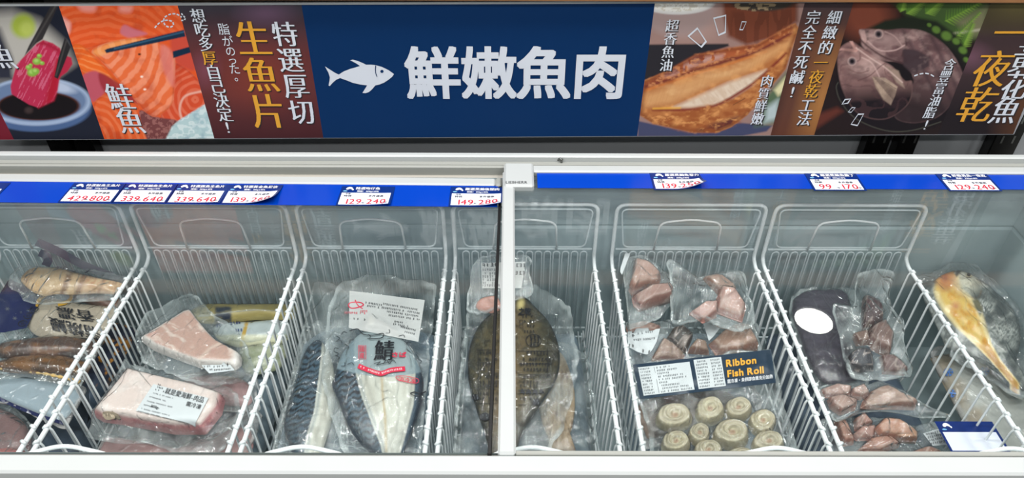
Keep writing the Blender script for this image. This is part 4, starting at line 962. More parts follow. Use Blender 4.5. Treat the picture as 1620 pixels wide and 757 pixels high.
    def drape(s, P, eps):
        P = np.atleast_2d(np.asarray(P, float)); h = np.zeros(len(P))
        D = np.stack([ray(*q) for q in P])
        for _ in range(7):
            t = (s.a + h - 0.9 * s.b - CAM[2]) / (D[:, 2] - s.b * D[:, 1]); V = CAM + t[:, None] * D
            h = 0.4 * h + 0.6 * s.top(V[:, 0], V[:, 1])
        V[:, 0], V[:, 1] = np.clip(V[:, 0], s.bay[0] + 0.011, s.bay[1] - 0.011), V[:, 1]
        V[:, 2] = s.base(V[:, 0], V[:, 1]) + s.top(V[:, 0], V[:, 1]) + eps
        return V
    def patch(s, name, quad, m, eps=0.0010, nx=20, ny=10, parent=None, colors=None, label=None):
        """a label: quad in the order top-left, top-right, bottom-right, bottom-left"""
        A, B, C, D = [np.array(q, float) for q in quad]
        u, v = np.meshgrid(np.linspace(0, 1, nx + 1), np.linspace(0, 1, ny + 1)); u = u.ravel()[:, None]; v = v.ravel()[:, None]
        P = A * (1 - u) * (1 - v) + B * u * (1 - v) + C * u * v + D * (1 - u) * v
        V = s.drape(P, eps); q = lambda i, j: j * (nx + 1) + i
        F = [(q(i, j), q(i, j + 1), q(i + 1, j + 1), q(i + 1, j)) for j in range(ny) for i in range(nx)]
        return mesh(name, V, F, m, parent or s.o, True, colors(P) if colors else None, label)
    def shape(s, name, pts, m, eps=0.0012, sm=True, parent=None):
        import bmesh
        pts = smooth(pts, 6) if sm else np.asarray(pts, float); pts = resample(pts, max(24, len(pts))); c = pts.mean(0); n = len(pts); rings = 5
        P = np.concatenate([[c]] + [c + (pts - c) * (k + 1) / rings for k in range(rings)]); V = s.drape(P, eps)
        F = [(0, 1 + k, 1 + (k + 1) % n) for k in range(n)]
        for r in range(rings - 1): F += [(1 + r * n + k, 1 + (r + 1) * n + k, 1 + (r + 1) * n + (k + 1) % n, 1 + r * n + (k + 1) % n) for k in range(n)]
        return recalc(mesh(name, V, F, m, parent or s.o, True))
    def text(s, txt, o, ux, uy, m, off=0.03, ky=1.0, eps=0.0016, name='lettering', parent=None):
        """o: start of the mid line, ux / uy: one em along and up, in picture units"""
        V, F, w = text2d(txt, off, ky)
        P = np.array(o, float) + V[:, :1] * np.array(ux, float) + V[:, 1:2] * np.array(uy, float)
        Q = s.drape(P, eps); Q[:, 2] += V[:, 2] * 4e-5
        return mesh(name, Q, F, m, parent or s.o, False)
    def lines(s, rows, m, w=1.0, eps=0.0015, name='small_print', parent=None, seed=1, brk=None, gapw=0.25):
        """rows of small print too fine to read: each row is a start and an end point, w the height of its signs"""
        V = []; F = []; rnd = random.Random(seed); h = w * 1.25
        for a, b in rows:
            a = np.array(a, float); b = np.array(b, float); L = np.linalg.norm(b - a); e = (b - a) / L; nn = np.array([-e[1], e[0]]); t = 0
            while t < L:
                cw = h * rnd.uniform(0.75, 1.0)
                if rnd.random() > 0.12:
                    for q in range(rnd.choice((2, 3, 3))):
                        y = (q / 2.2 - 0.45) * h; x0 = rnd.uniform(0, 0.25) * cw; x1 = rnd.uniform(0.6, 1.0) * cw; k = len(V); th = h * 0.11
                        V += [a + e * (t + x0) + nn * (y - th), a + e * (t + x1) + nn * (y - th), a + e * (t + x1) + nn * (y + th), a + e * (t + x0) + nn * (y + th)]; F.append((k, k + 3, k + 2, k + 1))
                    x = rnd.uniform(0.2, 0.8) * cw; k = len(V); th = h * 0.1
                    V += [a + e * (t + x - th) - nn * h / 2, a + e * (t + x + th) - nn * h / 2, a + e * (t + x + th) + nn * h / 2, a + e * (t + x - th) + nn * h / 2]; F.append((k, k + 3, k + 2, k + 1))
                t += cw + gapw * h
        return mesh(name, s.drape(V, eps), F, m, parent or s.o, False)
    def stroke(s, pts, w, m, eps=0.0015, sm=True, name='print_line', parent=None, closed=False):
        pts = smooth(pts, 6, closed) if sm else np.asarray(pts, float)
        if closed: pts = np.r_[pts, pts[:1]]
        d = np.gradient(pts, axis=0); d /= np.linalg.norm(d, axis=1)[:, None] + 1e-9; nn = np.stack([-d[:, 1], d[:, 0]], 1) * w / 2
        P = np.concatenate([pts - nn, pts + nn]); n = len(pts); V = s.drape(P, eps)
        return recalc(mesh(name, V, [(i, i + 1, n + i + 1, n + i) for i in range(n - 1)], m, parent or s.o, False))
def flat(color, edge=None, seed=1, sc=9.0, amt=0.25, dark=None):
    """meat: base colour, paler freezer-burnt edge, mottling and fibres"""
    def f(P, r):
        p = Paint(P, color); g = fbm(P[:, 0] / sc, P[:, 1] / sc, seed)
        p.mix(np.clip(p.c * 1.35, 0, 1), np.clip((g - 0.5) * 4, 0, 1) * amt); p.mix(p.c * 0.6, np.clip((0.46 - g) * 5, 0, 1) * amt * 1.3)
        if edge is not None: p.mix(edge, np.clip((r - 0.80) / 0.1, 0, 1) * 0.7)
        if dark is not None: p.mix(dark, np.clip((fbm(P[:, 0] / (sc * 2.2), P[:, 1] / (sc * 2.2), seed + 5) - 0.52) * 6, 0, 1) * 0.8)
        return p.c
    return f
def Z(L, s, ox, oy): return [(ox + x / s, oy + y / s) for x, y in L]
# frosty bags filling the bottom of each basket
def filler(bay, label, y0=0.66, y1=1.19, h=0.05, z=0.423, seed=0, m=None):
    x0, x1 = BAYS[bay]; x0 += 0.02; x1 -= 0.02; n = 120
    o = thing('frosted_bag', label, 'frozen food bag', (0.5 * (x0 + x1), 0.5 * (y0 + y1), z), 'frosty bags at the bottom of the baskets')
    th = np.linspace(0, 2 * math.pi, n, endpoint=False); c = np.array([0.5 * (x0 + x1), 0.5 * (y0 + y1)])
    sq = lambda v: np.sign(v) * np.abs(v) ** 0.35
    Q = c + np.stack([sq(np.cos(th)) * (x1 - x0) / 2, sq(np.sin(th)) * (y1 - y0) / 2], 1)
    pk = Pack('', '', '', bay, z, 0.0); pk.o = o
    def hf(X, Y):
        r = np.maximum(np.abs(X - c[0]) / ((x1 - x0) / 2), np.abs(Y - c[1]) / ((y1 - y0) / 2)); e = np.clip(1 - r ** 6, 0, 1)
        w = ridge(X * 16 + fbm(X * 9, Y * 9, seed), Y * 12, seed) ** 2 + fbm(X * 30, Y * 30, seed + 1)
        return h * e ** 0.5 * (0.75 + 0.18 * w) + 0.001
    pk.shell('bag_body', Q, c, hf, 0.0025, m or M_FROSTBAG, 40)
    return o
M_FROSTBAG = mat('frosted_plastic_bag', (112, 128, 138), 0.28, var=0.35, scale=26, bump=0.8, bscale=45)
M_FROSTDARK = mat('dark_frosted_bag', (70, 82, 96), 0.28, var=0.4, scale=26, bump=0.8, bscale=45)
filler('b', 'frosty blue-grey bag at the bottom of the eel basket', seed=1, m=M_FROSTDARK, z=0.424)
filler('c', 'frosty grey bag at the bottom under the labelled pale block', seed=2)
filler('d', 'frosty grey bag at the bottom under the mackerel packs', seed=3)
filler('e', 'frosty blue-grey bag at the bottom under the flat dark fish', seed=4)
filler('f', 'frosty grey bag at the bottom under the fish roll pack', seed=5)
filler('g', 'dark frosty bag at the bottom under the red pieces', seed=6, m=M_FROSTDARK)

# ------------------------------------------------------------------ basket with the grilled eel
k7 = lambda L: Z(L, 4.2045, 0, 380)
pk = Pack('eel_tail_pack', 'clear pack with a tan tail striped crosswise in brown, at the back left', 'fish pack', 'b', 0.570, 0.16)
def paint_tail(P, r):
    p = Paint(P, (196, 168, 132)); u = P[:, 0] + 0.35 * (P[:, 1] - 440)
    p.mix((120, 92, 74), np.clip((ridge(u / 30, P[:, 1] * 0 + 3.2, 2) - 0.80) / 0.1, 0, 1) * 0.8)
    p.mix((176, 112, 76), np.clip((P[:, 0] - 120) / 20, 0, 1) * (np.sin(u * 1.25) > 0.2) * 0.55); p.mix((214, 168, 104), (P[:, 0] < 62) * (np.sin((P[:, 0] + P[:, 1] * 0.5) * 1.3) > 0) * 0.6)
    p.mix((226, 206, 176), np.clip(fbm(P[:, 0] / 8, P[:, 1] / 8, 4) - 0.5, 0, 1) * 1.6); return p.c
pk.solid('tail_piece', k7([(130, 240), (190, 180), (290, 168), (420, 185), (550, 220), (700, 255), (850, 292), (800, 345), (640, 340), (480, 348), (350, 345), (290, 358), (210, 330), (150, 280)]), 0.014, M_SKIN, paint_tail, rings=30, n=160)
pk.film([(14, 440), (40, 412), (90, 415), (210, 440), (216, 468), (150, 474), (60, 478), (22, 462)], F_CLEAR, seed=11)
pk = Pack('grilled_eel_pack', 'vacuum pack of brown grilled eel with black brush lettering and a navy printed end', 'fish pack', 'b', 0.556, 0.10)
def paint_eel(c):
    def f(P, r):
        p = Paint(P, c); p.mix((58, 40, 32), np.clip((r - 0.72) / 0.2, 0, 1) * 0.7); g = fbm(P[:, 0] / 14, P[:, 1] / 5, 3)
        p.mix((146, 100, 58), np.clip((g - 0.5) * 5, 0, 1) * 0.5); p.mix((44, 32, 28), np.clip((0.42 - g) * 6, 0, 1) * 0.6); return p.c
    return f
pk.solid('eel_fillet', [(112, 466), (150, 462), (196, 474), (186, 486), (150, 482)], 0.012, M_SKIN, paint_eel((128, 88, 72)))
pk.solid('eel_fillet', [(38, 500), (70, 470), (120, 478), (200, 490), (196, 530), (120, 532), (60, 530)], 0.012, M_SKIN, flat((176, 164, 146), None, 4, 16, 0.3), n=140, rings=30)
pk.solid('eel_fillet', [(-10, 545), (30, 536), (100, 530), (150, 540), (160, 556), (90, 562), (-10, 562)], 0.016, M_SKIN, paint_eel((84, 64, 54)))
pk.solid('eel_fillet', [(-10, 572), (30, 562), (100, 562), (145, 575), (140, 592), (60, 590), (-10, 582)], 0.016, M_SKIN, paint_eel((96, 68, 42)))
pk.film([(-30, 470), (14, 446), (60, 462), (130, 456), (206, 470), (210, 540), (170, 600), (120, 606), (50, 596), (-30, 588)], F_VAC, seed=4, t0=0.008, wr=0.005, n=160, rings=44)
pk.shape('navy_end', [(-20, 458), (14, 441), (36, 452), (66, 464), (58, 488), (42, 520), (6, 527), (-20, 528)], M_NAVYFILM, 0.0010, False)
for cx, cy in ((37, 466), (12, 490), (24, 505)):
    for q in range(3): pk.stroke([(cx + 4 * math.cos(q * 1.05), cy + 3.4 * math.sin(q * 1.05)), (cx - 4 * math.cos(q * 1.05), cy - 3.4 * math.sin(q * 1.05))], 0.7, M_GREYINK, 0.0016, False, 'flower_print')
pk.stroke([(57, 486), (66, 472), (86, 464), (108, 464), (113, 472), (104, 480), (92, 483)], 5.5, M_YELLOW, 0.0012, True, 'yellow_ring')
for cx, cy in ((54, 491), (45, 501), (36, 513)):
    pk.stroke([(cx + 6.5 * math.cos(t) + 1.5 * math.sin(t), cy + 4.0 * math.sin(t) - 2 * math.cos(t)) for t in np.arange(0, 6.2, 0.6)], 1.3, M_INK, 0.0016, True, 'oval_mark', closed=True)
    for q in (-2.2, 0, 2.2): pk.stroke([(cx + q - 0.5, cy - 2.5), (cx + q + 0.5, cy + 2.2)], 0.9, M_INK, 0.0016, False, 'oval_mark')
pk.text('香濃', (150, 503), (-30, -4.0), (6, 20), M_INK, 0.02, 1, 0.0018)
pk.text('蒲燒鰻', (160, 531), (-27, -6.0), (7, 24), M_INK, 0.02, 1, 0.0018)
b = MB(); ed = smooth([(-20, 581), (20, 585), (60, 590), (100, 598), (126, 605)], 14, False)
E_ = pk.at(ed, 0.004); E_[:, 0] = np.clip(E_[:, 0], BAYS['b'][0] + 0.012, BAYS['b'][1] - 0.012)
b.tube(E_, [0.0030 + 0.0012 * math.sin(i * 1.6) for i in range(len(E_))], 6); b.build('tray_edge', M_TRAYEDGE, pk.o, True)
pk = Pack('tray_pack', 'pale blue see-through tray pack with a navy rim below the grilled eel', 'fish pack', 'b', 0.535, 0.06)
pk.solid('tray', [(-30, 592), (40, 596), (126, 612), (118, 640), (96, 664), (66, 656), (20, 638), (-30, 620)], 0.010, mat('pale_blue_tray', (150, 168, 178), 0.2, var=0.15, scale=30), None, p=6, rings=14)
pk.film([(-30, 594), (50, 598), (130, 612), (128, 640), (104, 674), (66, 662), (20, 642), (-30, 626)], F_MILKY, seed=9, rings=22, n=100)
pk.stroke([(-20, 622), (20, 642), (66, 660), (104, 672)], 5.5, M_NAVYFILM, 0.0014, True, 'navy_rim')
pk = Pack('fish_pack', 'grey-pink bagged fish at the bottom left corner', 'fish pack', 'b', 0.515, 0.0)
pk.solid('fish_piece', [(-40, 640), (10, 648), (40, 672), (46, 700), (30, 716), (-40, 716)], 0.018, M_MEAT, flat((128, 100, 98), None, 2, 14, 0.3))
pk.solid('fish_piece', [(-40, 716), (10, 706), (44, 716), (70, 750), (-40, 750)], 0.018, M_MEAT, flat((176, 110, 106), (120, 70, 70), 3, 10, 0.3))
pk.film([(-50, 636), (12, 642), (56, 676), (60, 705), (90, 755), (-50, 755)], F_CLEAR, seed=14, rings=26)
pk = Pack('flake_pack', 'navy pack with orange flakes low behind the divider wires', 'fish pack', 'b', 0.436 + 0.05, 0.0)
pk.solid('pack_body', [(120, 520), (175, 505), (222, 522), (240, 560), (236, 620), (200, 655), (150, 660), (118, 600)], 0.03, M_SKIN, (lambda P, r: Paint(P, (34, 40, 62)).mix((206, 140, 46), (fbm(P[:, 0] / 8, P[:, 1] / 10, 6) > 0.60) * 0.9).mix((70, 86, 104), np.clip((P[:, 1] - 590) / 30, 0, 1)).c), p=4, amp=0.004)
# the strap leans against the back of the basket
A_ = on_y(58, 383, 1.203); B_ = on_y(128, 418, 1.203); C_ = on_y(202, 448, 1.202)
st = thing('packing_strap', 'flat dark purple packing strap leaning at the back of the eel basket', 'strap', tuple(C_))
def ribbon(path, w, name, par, m, th=0.0012):
    P = smooth(path, 8, False); V = []; F = []; n = len(P)
    for i in range(n):
        t = P[min(i + 1, n - 1)] - P[max(i - 1, 0)]; t /= np.linalg.norm(t); view = P[i] - CAM; view /= np.linalg.norm(view); s_ = np.cross(t, view); s_ /= np.linalg.norm(s_); d = np.cross(s_, t)
        for a_, b_ in ((1, 0), (-1, 0), (-1, 1), (1, 1)): V.append(P[i] + s_ * w / 2 * a_ + d * th * b_)
    for i in range(n - 1):
        for k in range(4): F.append((4 * i + k, 4 * i + (k + 1) % 4, 4 * i + 4 + (k + 1) % 4, 4 * i + 4 + k))
    F += [(3, 2, 1, 0), tuple(4 * (n - 1) + k for k in range(4))]
    return recalc(mesh(name, V, F, m, par, False))
ribbon([A_, on_y(92, 398, 1.20), B_, on_y(165, 433, 1.202), C_], 0.0165, 'strap_band', st, M_STRAP)
ribbon([on_y(62, 400, 1.195), on_y(72, 404, 1.19), on_y(76, 412, 1.185), on_y(72, 421, 1.180)], 0.016, 'strap_tongue', st, M_STRAP)

# ------------------------------------------------------------------ basket with the pink slab and the labelled block
k1 = lambda L: Z(L, 4.732, 210, 450); k2 = lambda L: Z(L, 4.885, 130, 570)
def tube_pack(label, outline, paint, a, seed, marks=None, H=0.024):
    pk = Pack('tube_pack', label, 'food pack', 'c', a, 0.0)
    pk.solid('wrapped_roll', outline, H, M_SKIN, paint, p=2.2, q=0.5, n=120, rings=24); pk.film(outline, F_VAC, t0=0.004, wr=0.002, seed=seed, rings=20, n=100, bot=0.006); return pk
tp = tube_pack('yellow tube-shaped pack with a dark band, rearmost of three', [(296, 500), (305, 484), (335, 476), (400, 473), (462, 470), (466, 498), (400, 501), (335, 507)], lambda P, r: Paint(P, (164, 150, 92)).mix((110, 98, 60), np.clip((482 - P[:, 1]) / 5, 0, 1) * (P[:, 0] > 340)).mix((44, 52, 66), np.clip(1 - np.abs(P[:, 0] - 353) / 15, 0, 0.25) * 4 * np.clip((P[:, 1] - 484) / 3, 0, 1)).mix((206, 190, 126), np.clip(fbm(P[:, 0] / 12, P[:, 1] / 3, 2) - 0.5, 0, 1)).c, 0.502, 21)
tp = tube_pack('white tube-shaped pack with navy print and a gold band, middle of three', [(336, 522), (342, 511), (400, 508), (456, 505), (452, 534), (420, 542), (385, 546), (350, 536)], lambda P, r: Paint(P, (186, 196, 196)).mix((196, 160, 70), np.clip(3.5 - np.abs(P[:, 0] + 0.25 * (P[:, 1] - 520) - 388), 0, 1)).mix((210, 206, 160), np.clip((P[:, 1] - 528) / 4, 0, 1) * 0.7).mix((140, 156, 164), np.clip((514 - P[:, 1]) / 5, 0, 1) * 0.5).c, 0.484, 22)
tp.lines([((342, 513), (352, 512)), ((356, 514), (380, 511)), ((372, 524), (384, 523)), ((342, 517), (350, 516))], M_NAVY, 3.0, name='navy_print', brk=(2, 4))
tube_pack('pale green tube-shaped pack, front one of three', [(376, 556), (385, 549), (448, 543), (446, 570), (430, 582), (390, 586)], lambda P, r: Paint(P, (176, 182, 150)).mix((206, 208, 186), np.clip(fbm(P[:, 0] / 8, P[:, 1] / 4, 2) - 0.45, 0, 1) * 2).c, 0.482, 23)
pk = Pack('fish_pack', 'flat pinkish bag lying under the front of the labelled block', 'fish pack', 'c', 0.500, 0.05)
pk.solid('fish_piece', [(120, 705), (160, 690), (250, 702), (330, 716), (380, 690), (392, 670), (396, 720), (330, 748), (200, 748), (120, 748)], 0.016, M_MEAT, flat((168, 128, 126), None, 7, 22, 0.35, (120, 84, 84)), amp=0.004)
pk.film([(96, 708), (130, 684), (230, 690), (330, 700), (380, 660), (402, 640), (420, 690), (404, 755), (90, 755)], F_MILKY, seed=31, t0=0.012, wr=0.008)
pk = Pack('fish_pack', 'pink bagged fish peeking out between the slab and the labelled block', 'fish pack', 'c', 0.512, 0.05)
pk.solid('fish_piece', [(290, 600), (330, 592), (386, 600), (398, 632), (370, 640), (300, 622)], 0.014, M_MEAT, flat((172, 132, 132), None, 8, 18, 0.3))
pk.film([(270, 600), (320, 586), (392, 590), (410, 640), (380, 652), (290, 636)], F_MILKY, seed=33)
pk = Pack('fish_pack', 'small pink fish piece poking out left of the labelled block', 'fish pack', 'c', 0.520, 0.05)
pk.solid('fish_piece', [(150, 645), (155, 622), (178, 597), (210, 590), (215, 620), (170, 655)], 0.02, M_MEAT, flat((206, 128, 118), None, 9, 8, 0.3), p=4)
pk.film([(140, 655), (150, 615), (190, 575), (225, 582), (225, 640), (160, 668)], F_CLEAR, seed=35)
pk = Pack('labelled_fish_block', 'vacuum-packed pale fish block with a white label, front left basket', 'fish pack', 'c', 0.553, 0.06)
top = k2([(345, 78), (560, 130), (900, 210), (1090, 272), (1065, 380), (940, 533), (700, 533), (300, 460), (150, 440), (85, 405)])
pk.solid('fish_block', top, 0.034, M_MEAT, lambda P, r: Paint(P, (230, 212, 204)).mix((214, 150, 148), np.clip((r - 0.93) / 0.04, 0, 1)).mix((238, 228, 222), np.clip(fbm(P[:, 0] / 14, P[:, 1] / 14, 3) - 0.45, 0, 1) * 2 * (r < 0.9)).mix((196, 120, 126), (r > 0.95) * (fbm(P[:, 0] / 9, P[:, 1] / 9, 5) > 0.5) * 0.6).c, p=14, q=0.5, n=140, rings=34, sm=False)
pk.film([(140, 690), (128, 676), (150, 640), (170, 590), (186, 566), (206, 574), (260, 586), (330, 602), (372, 612), (384, 640), (372, 690), (330, 716), (240, 702)], F_VAC, t0=0.010, wr=0.005, seed=36, tent=0.22, n=160, rings=40)
pk.shape('seal_notch', [(162, 655), (172, 652), (184, 655), (189, 659), (180, 664), (168, 665)], mat('tan_plastic', (176, 160, 138), 0.25), 0.0012)
lb = pk.patch('label', [(243, 609), (330, 631), (308, 673), (215, 651)], M_LABEL, 0.0012, 30, 16)
U = np.array([0.97, 0.245]); Vv = np.array([0.40, -0.92])
pk.text('就是愛海鮮-肉品', (262, 619.5), U * 8.6, Vv * 10.5, M_INK, 0.012, 1, 0.0020, parent=lb)
pk.text('需冷凍', (295, 640), U * 8.2, Vv * 9.0, M_INK, 0.012, 1, 0.0020, parent=lb)
pk.lines([((246, 618), (259, 621)), ((249, 614), (257, 616)), ((250, 610), (254, 611))], M_INK, 1.8, parent=lb, eps=0.002)
pk.lines([((241, 623), (274, 632)), ((237, 629), (262, 636)), ((233, 636), (273, 646)), ((228, 642), (252, 648)), ((224, 648), (268, 659)), ((219, 652), (252, 660)), ((258, 662), (298, 672))], M_GREYINK, 1.5, parent=lb, eps=0.002, brk=(1.5, 4), seed=4)
pk.text('300g', (239, 643.5), U * 6.0, Vv * 6.4, M_INK, 0.01, 1, 0.0021, parent=lb)
pk = Pack('tuna_slab_pack', 'vacuum-packed pointed pink fish slab with frosty white edges', 'fish pack', 'c', 0.566, 0.04)
slab = k1([(58, 405), (390, 200), (430, 193), (480, 260), (580, 380), (640, 440), (812, 532), (806, 582), (765, 618), (500, 602), (300, 532), (150, 472)])
def paint_slab(P, r):
    p = Paint(P, (198, 162, 148)); w = ridge((P[:, 0] * 0.5 - P[:, 1]) / 9 + 2 * fbm(P[:, 0] / 20, P[:, 1] / 20, 3), (P[:, 0] + P[:, 1] * 0.5) / 60, 2)
    p.mix((232, 214, 202), np.clip((w - 0.82) / 0.1, 0, 1) * np.clip((fbm(P[:, 0] / 18, P[:, 1] / 18, 8) - 0.42) * 6, 0, 1) * 0.8)
    p.mix((192, 142, 132), np.clip((fbm(P[:, 0] / 24, P[:, 1] / 24, 5) - 0.5) * 4, 0, 1) * 0.6)
    p.mix((232, 224, 218), np.clip((r - 0.84) / 0.08, 0, 1)); p.line(k1([(500, 560), (580, 480), (660, 440)]), 3, (232, 212, 196), 2, a=0.8); return p.c
pk.solid('fish_slab', slab, 0.022, M_MEAT, paint_slab, p=16, q=0.5, n=150, rings=34, sm=False)
pk.film([(214, 546), (222, 505), (252, 482), (296, 464), (314, 468), (338, 492), (372, 522), (396, 570), (392, 594), (336, 604), (270, 590), (226, 570)], F_VAC, t0=0.008, wr=0.006, seed=41, tent=0.3, n=150, rings=38)
lb = pk.patch('label', [(319, 579), (364, 578), (372, 587), (331, 592)], M_LABEL, 0.0012, 10, 6)
pk.lines([((323, 582), (332, 581)), ((327, 588), (336, 586)), ((338, 582), (362, 580)), ((339, 587), (366, 585))], M_INK, 1.9, parent=lb, brk=(1, 2.6), seed=8, eps=0.002)

# ------------------------------------------------------------------ basket with the mackerel
km = lambda L: Z(L, 3.986, 420, 540)
def paint_mackerel(P, r, left, right=None, mid=None, top=None):
    p = Paint(P, (212, 212, 200)); x, y = P[:, 0], P[:, 1]; g = fbm(x / 10, y / 20, 3)
    p.mix((186, 182, 168), np.clip((g - 0.5) * 4, 0, 1) * 0.5)
    L = np.interp(y, [q[1] for q in left], [q[0] for q in left]); d = x - L
    w = np.sin((y * 0.72 + 0.25 * d) + 5.0 * fbm(x / 8, y / 11, 5) + 1.6 * np.sin(d * 0.32 + y * 0.13)) * 0.8 + 0.9 * (fbm(x / 5, y / 4, 9) - 0.5)
    back = np.clip(-d / 2.2, 0, 1); p.mix((62, 86, 102), back)
    p.mix((12, 22, 33), back * np.clip(w * 2.2 + 0.35, 0, 1)); p.mix((34, 48, 62), np.clip((r - 0.88) / 0.08, 0, 1) * back)
    p.mix((126, 138, 142), np.clip(1 - np.abs(d - 3.5) / 5, 0, 1) * 0.65); p.mix((168, 166, 156), np.clip(1 - np.abs(d - 14) / 6, 0, 1) * 0.5)
    if right:
        Rr = np.interp(y, [q[1] for q in right], [q[0] for q in right]); e = x - Rr
        p.mix((62, 82, 98), np.clip(e / 2.5, 0, 1)); p.mix((28, 42, 58), np.clip((e - 5) / 4, 0, 1)); p.mix((150, 150, 140), np.clip(1 - np.abs(e + 4) / 5, 0, 1) * 0.5)
    if mid: p.line(mid, 2.2, (186, 158, 104), 2.6, True, 0.9)
    return p.c
pk = Pack('scribble_bag', 'grey-blue bag printed with white scribbles under the mackerel packs', 'fish pack', 'd', 0.522, 0.10)
pk.solid('bag_body', [(420, 690), (432, 640), (475, 570), (560, 530), (676, 560), (682, 690), (676, 750), (416, 750)], 0.010, mat('blue_grey_bag', (112, 132, 146), 0.25, var=0.3, scale=40, bump=0.5, bscale=60), None, p=5, amp=0.003)
pk.film([(404, 720), (424, 635), (474, 548), (570, 510), (684, 540), (688, 690), (684, 757), (400, 757)], F_SCRIB, seed=51, t0=0.012, wr=0.004, n=150, rings=40)
def scribbles(pk, n, box, seed, mask=None):
    rnd = random.Random(seed)
    for i in range(n):
        for _ in range(30):
            x, y = rnd.uniform(box[0], box[2]), rnd.uniform(box[1], box[3])
            if mask is None or mask(x, y): break
        a = rnd.uniform(0, 6.28); pts = [(x, y)]
        for q in range(7): a += rnd.uniform(-0.9, 1.1); x += 5.0 * math.cos(a); y += 3.6 * math.sin(a); pts.append((x, y))
        pk.stroke(pts, 0.9, M_SCRIB, 0.0013, True, 'scribble_print')
M_SCRIB = mat('white_scribble_print', (196, 208, 214), 0.4)
scribbles(pk, 12, (408, 640, 450, 705), 3); scribbles(pk, 14, (530, 668, 585, 715), 5); scribbles(pk, 8, (650, 660, 690, 712), 6); scribbles(pk, 6, (430, 590, 470, 640), 8)
pk = Pack('mackerel_pack', 'clear pack with a blue-striped mackerel, left of and under the other mackerel', 'fish pack', 'd', 0.552, 0.14)
pk.solid('mackerel', [(480, 556), (466, 604), (453, 644), (448, 672), (456, 700), (472, 744), (496, 748), (508, 715), (524, 660), (530, 610), (522, 560), (502, 534)], 0.016, M_SKIN, lambda P, r: paint_mackerel(P, r, [(512, 530), (506, 590), (498, 650), (486, 690), (478, 745)]), p=2.6, n=200, rings=44)
pk.film([(430, 690), (438, 600), (462, 545), (474, 505), (482, 462), (512, 446), (560, 480), (560, 600), (552, 680), (530, 752), (440, 755)], F_CLEAR, seed=53, t0=0.010, wr=0.006, n=150, rings=40)
pk = Pack('mackerel_pack', 'clear printed pack with a large opened mackerel, black brush sign and red banner', 'fish pack', 'd', 0.574, 0.15)
mk = [(529, 588), (524, 605), (532, 625), (544, 655), (560, 686), (579, 707), (602, 726), (618, 742), (632, 724), (643, 700), (657, 665), (667, 635), (670, 612), (667, 588), (656, 560), (641, 538), (618, 520), (600, 510), (575, 520), (553, 538), (537, 562)]
def paint_open(P, r):
    c = paint_mackerel(P, r, [(560, 520), (563, 588), (572, 625), (586, 662), (603, 705), (612, 745)], [(652, 520), (656, 590), (653, 640), (640, 690), (626, 740)], [(604, 585), (605, 620), (609, 660), (611, 715)])
    p = Paint(P, (0, 0, 0)); p.c = c
    e = np.clip((588 + 10 * np.sin((P[:, 0] - 545) * 0.024) - P[:, 1]) / 2, 0, 1); p.mix((142, 162, 170), e * 0.80); return p.c
pk.solid('mackerel', mk, 0.019, M_SKIN, paint_open, p=2.6, n=240, rings=60)
pk.solid('mackerel_head', [(572, 518), (585, 494), (592, 500), (612, 511), (634, 530), (610, 527)], 0.014, M_SKIN, lambda P, r: Paint(P, (104, 82, 74)).mix((206, 190, 170), np.clip(1 - np.hypot((P[:, 0] - 587) / 8, (P[:, 1] - 508) / 14), 0, 1) * 1.6).mix((66, 54, 52), np.clip(fbm(P[:, 0] / 4, P[:, 1] / 4, 2) - 0.5, 0, 1) * 2).c, lift=0.003)
pk.film([(508, 600), (512, 540), (516, 500), (520, 462), (540, 444), (575, 436), (615, 436), (660, 444), (692, 458), (698, 500), (694, 590), (688, 690), (670, 750), (580, 752), (540, 700)], F_CLEAR, seed=57, t0=0.008, wr=0.006, n=170, rings=46)
lb = pk.patch('back_label', [(553, 461), (672, 476), (662, 542), (552, 520)], M_FROSTLABEL, 0.0012, 24, 14, label='translucent white label with red and black print')
pk.lines([((578, 480), (603, 484)), ((606, 482), (664, 492)), ((578, 485), (600, 488)), ((604, 488), (664, 497)), ((612, 494), (662, 502)), ((615, 500), (662, 507)), ((624, 510), (640, 513)), ((622, 514), (644, 518)), ((634, 518), (656, 524)), ((640, 526), (656, 530))], M_INK, 2.0, parent=lb, eps=0.0019, brk=(1.4, 3.2), seed=12)
pk.stroke([(551, 484), (556, 480), (570, 480), (575, 484), (566, 488), (556, 489), (551, 485)], 1.6, M_PRINTRED, 0.0019, True, 'red_logo', lb); pk.stroke([(562, 476), (566, 484), (574, 490)], 1.5, M_PRINTRED, 0.0019, True, 'red_logo', lb)
pk.lines([((545, 496), (578, 497)), ((570, 494), (582, 494))], M_PRINTRED, 2.2, parent=lb, eps=0.0019, seed=3); pk.lines([((559, 506), (576, 507))], M_INK, 2.4, parent=lb, eps=0.0019)
pk.text('鯖', (592, 556), (32, 0), (3, -34), M_INK, 0.02, 1, 0.0022)
pk.text('さば', (619, 563), (12, 0), (0, -9), M_PRINTRED, 0.03, 1, 0.0022); pk.text('國', (568.5, 554), (9, 0), (0, -10), M_PRINTRED, 0.012, 1, 0.0022); pk.text('產', (568.5, 564), (9, 0), (0, -10), M_PRINTRED, 0.012, 1, 0.0022)
pk.stroke([(567.5, 548.5), (579, 548.5), (579, 570), (567.5, 570)], 0.9, M_PRINTRED, 0.0022, False, 'red_frame', closed=True)
bn = pk.stroke([(567, 580.5), (580, 586), (598, 592), (606, 592), (620, 587), (641, 585)], 7.5, M_PRINTRED, 0.0020, True, 'red_banner')
pk.lines([((570, 582), (582, 587)), ((582, 587), (600, 592.5)), ((604, 592.5), (620, 587.5)), ((620, 587.5), (639, 585))], M_WHITEPRINT, 2.0, parent=bn, eps=0.0026, brk=(1.2, 2.6))
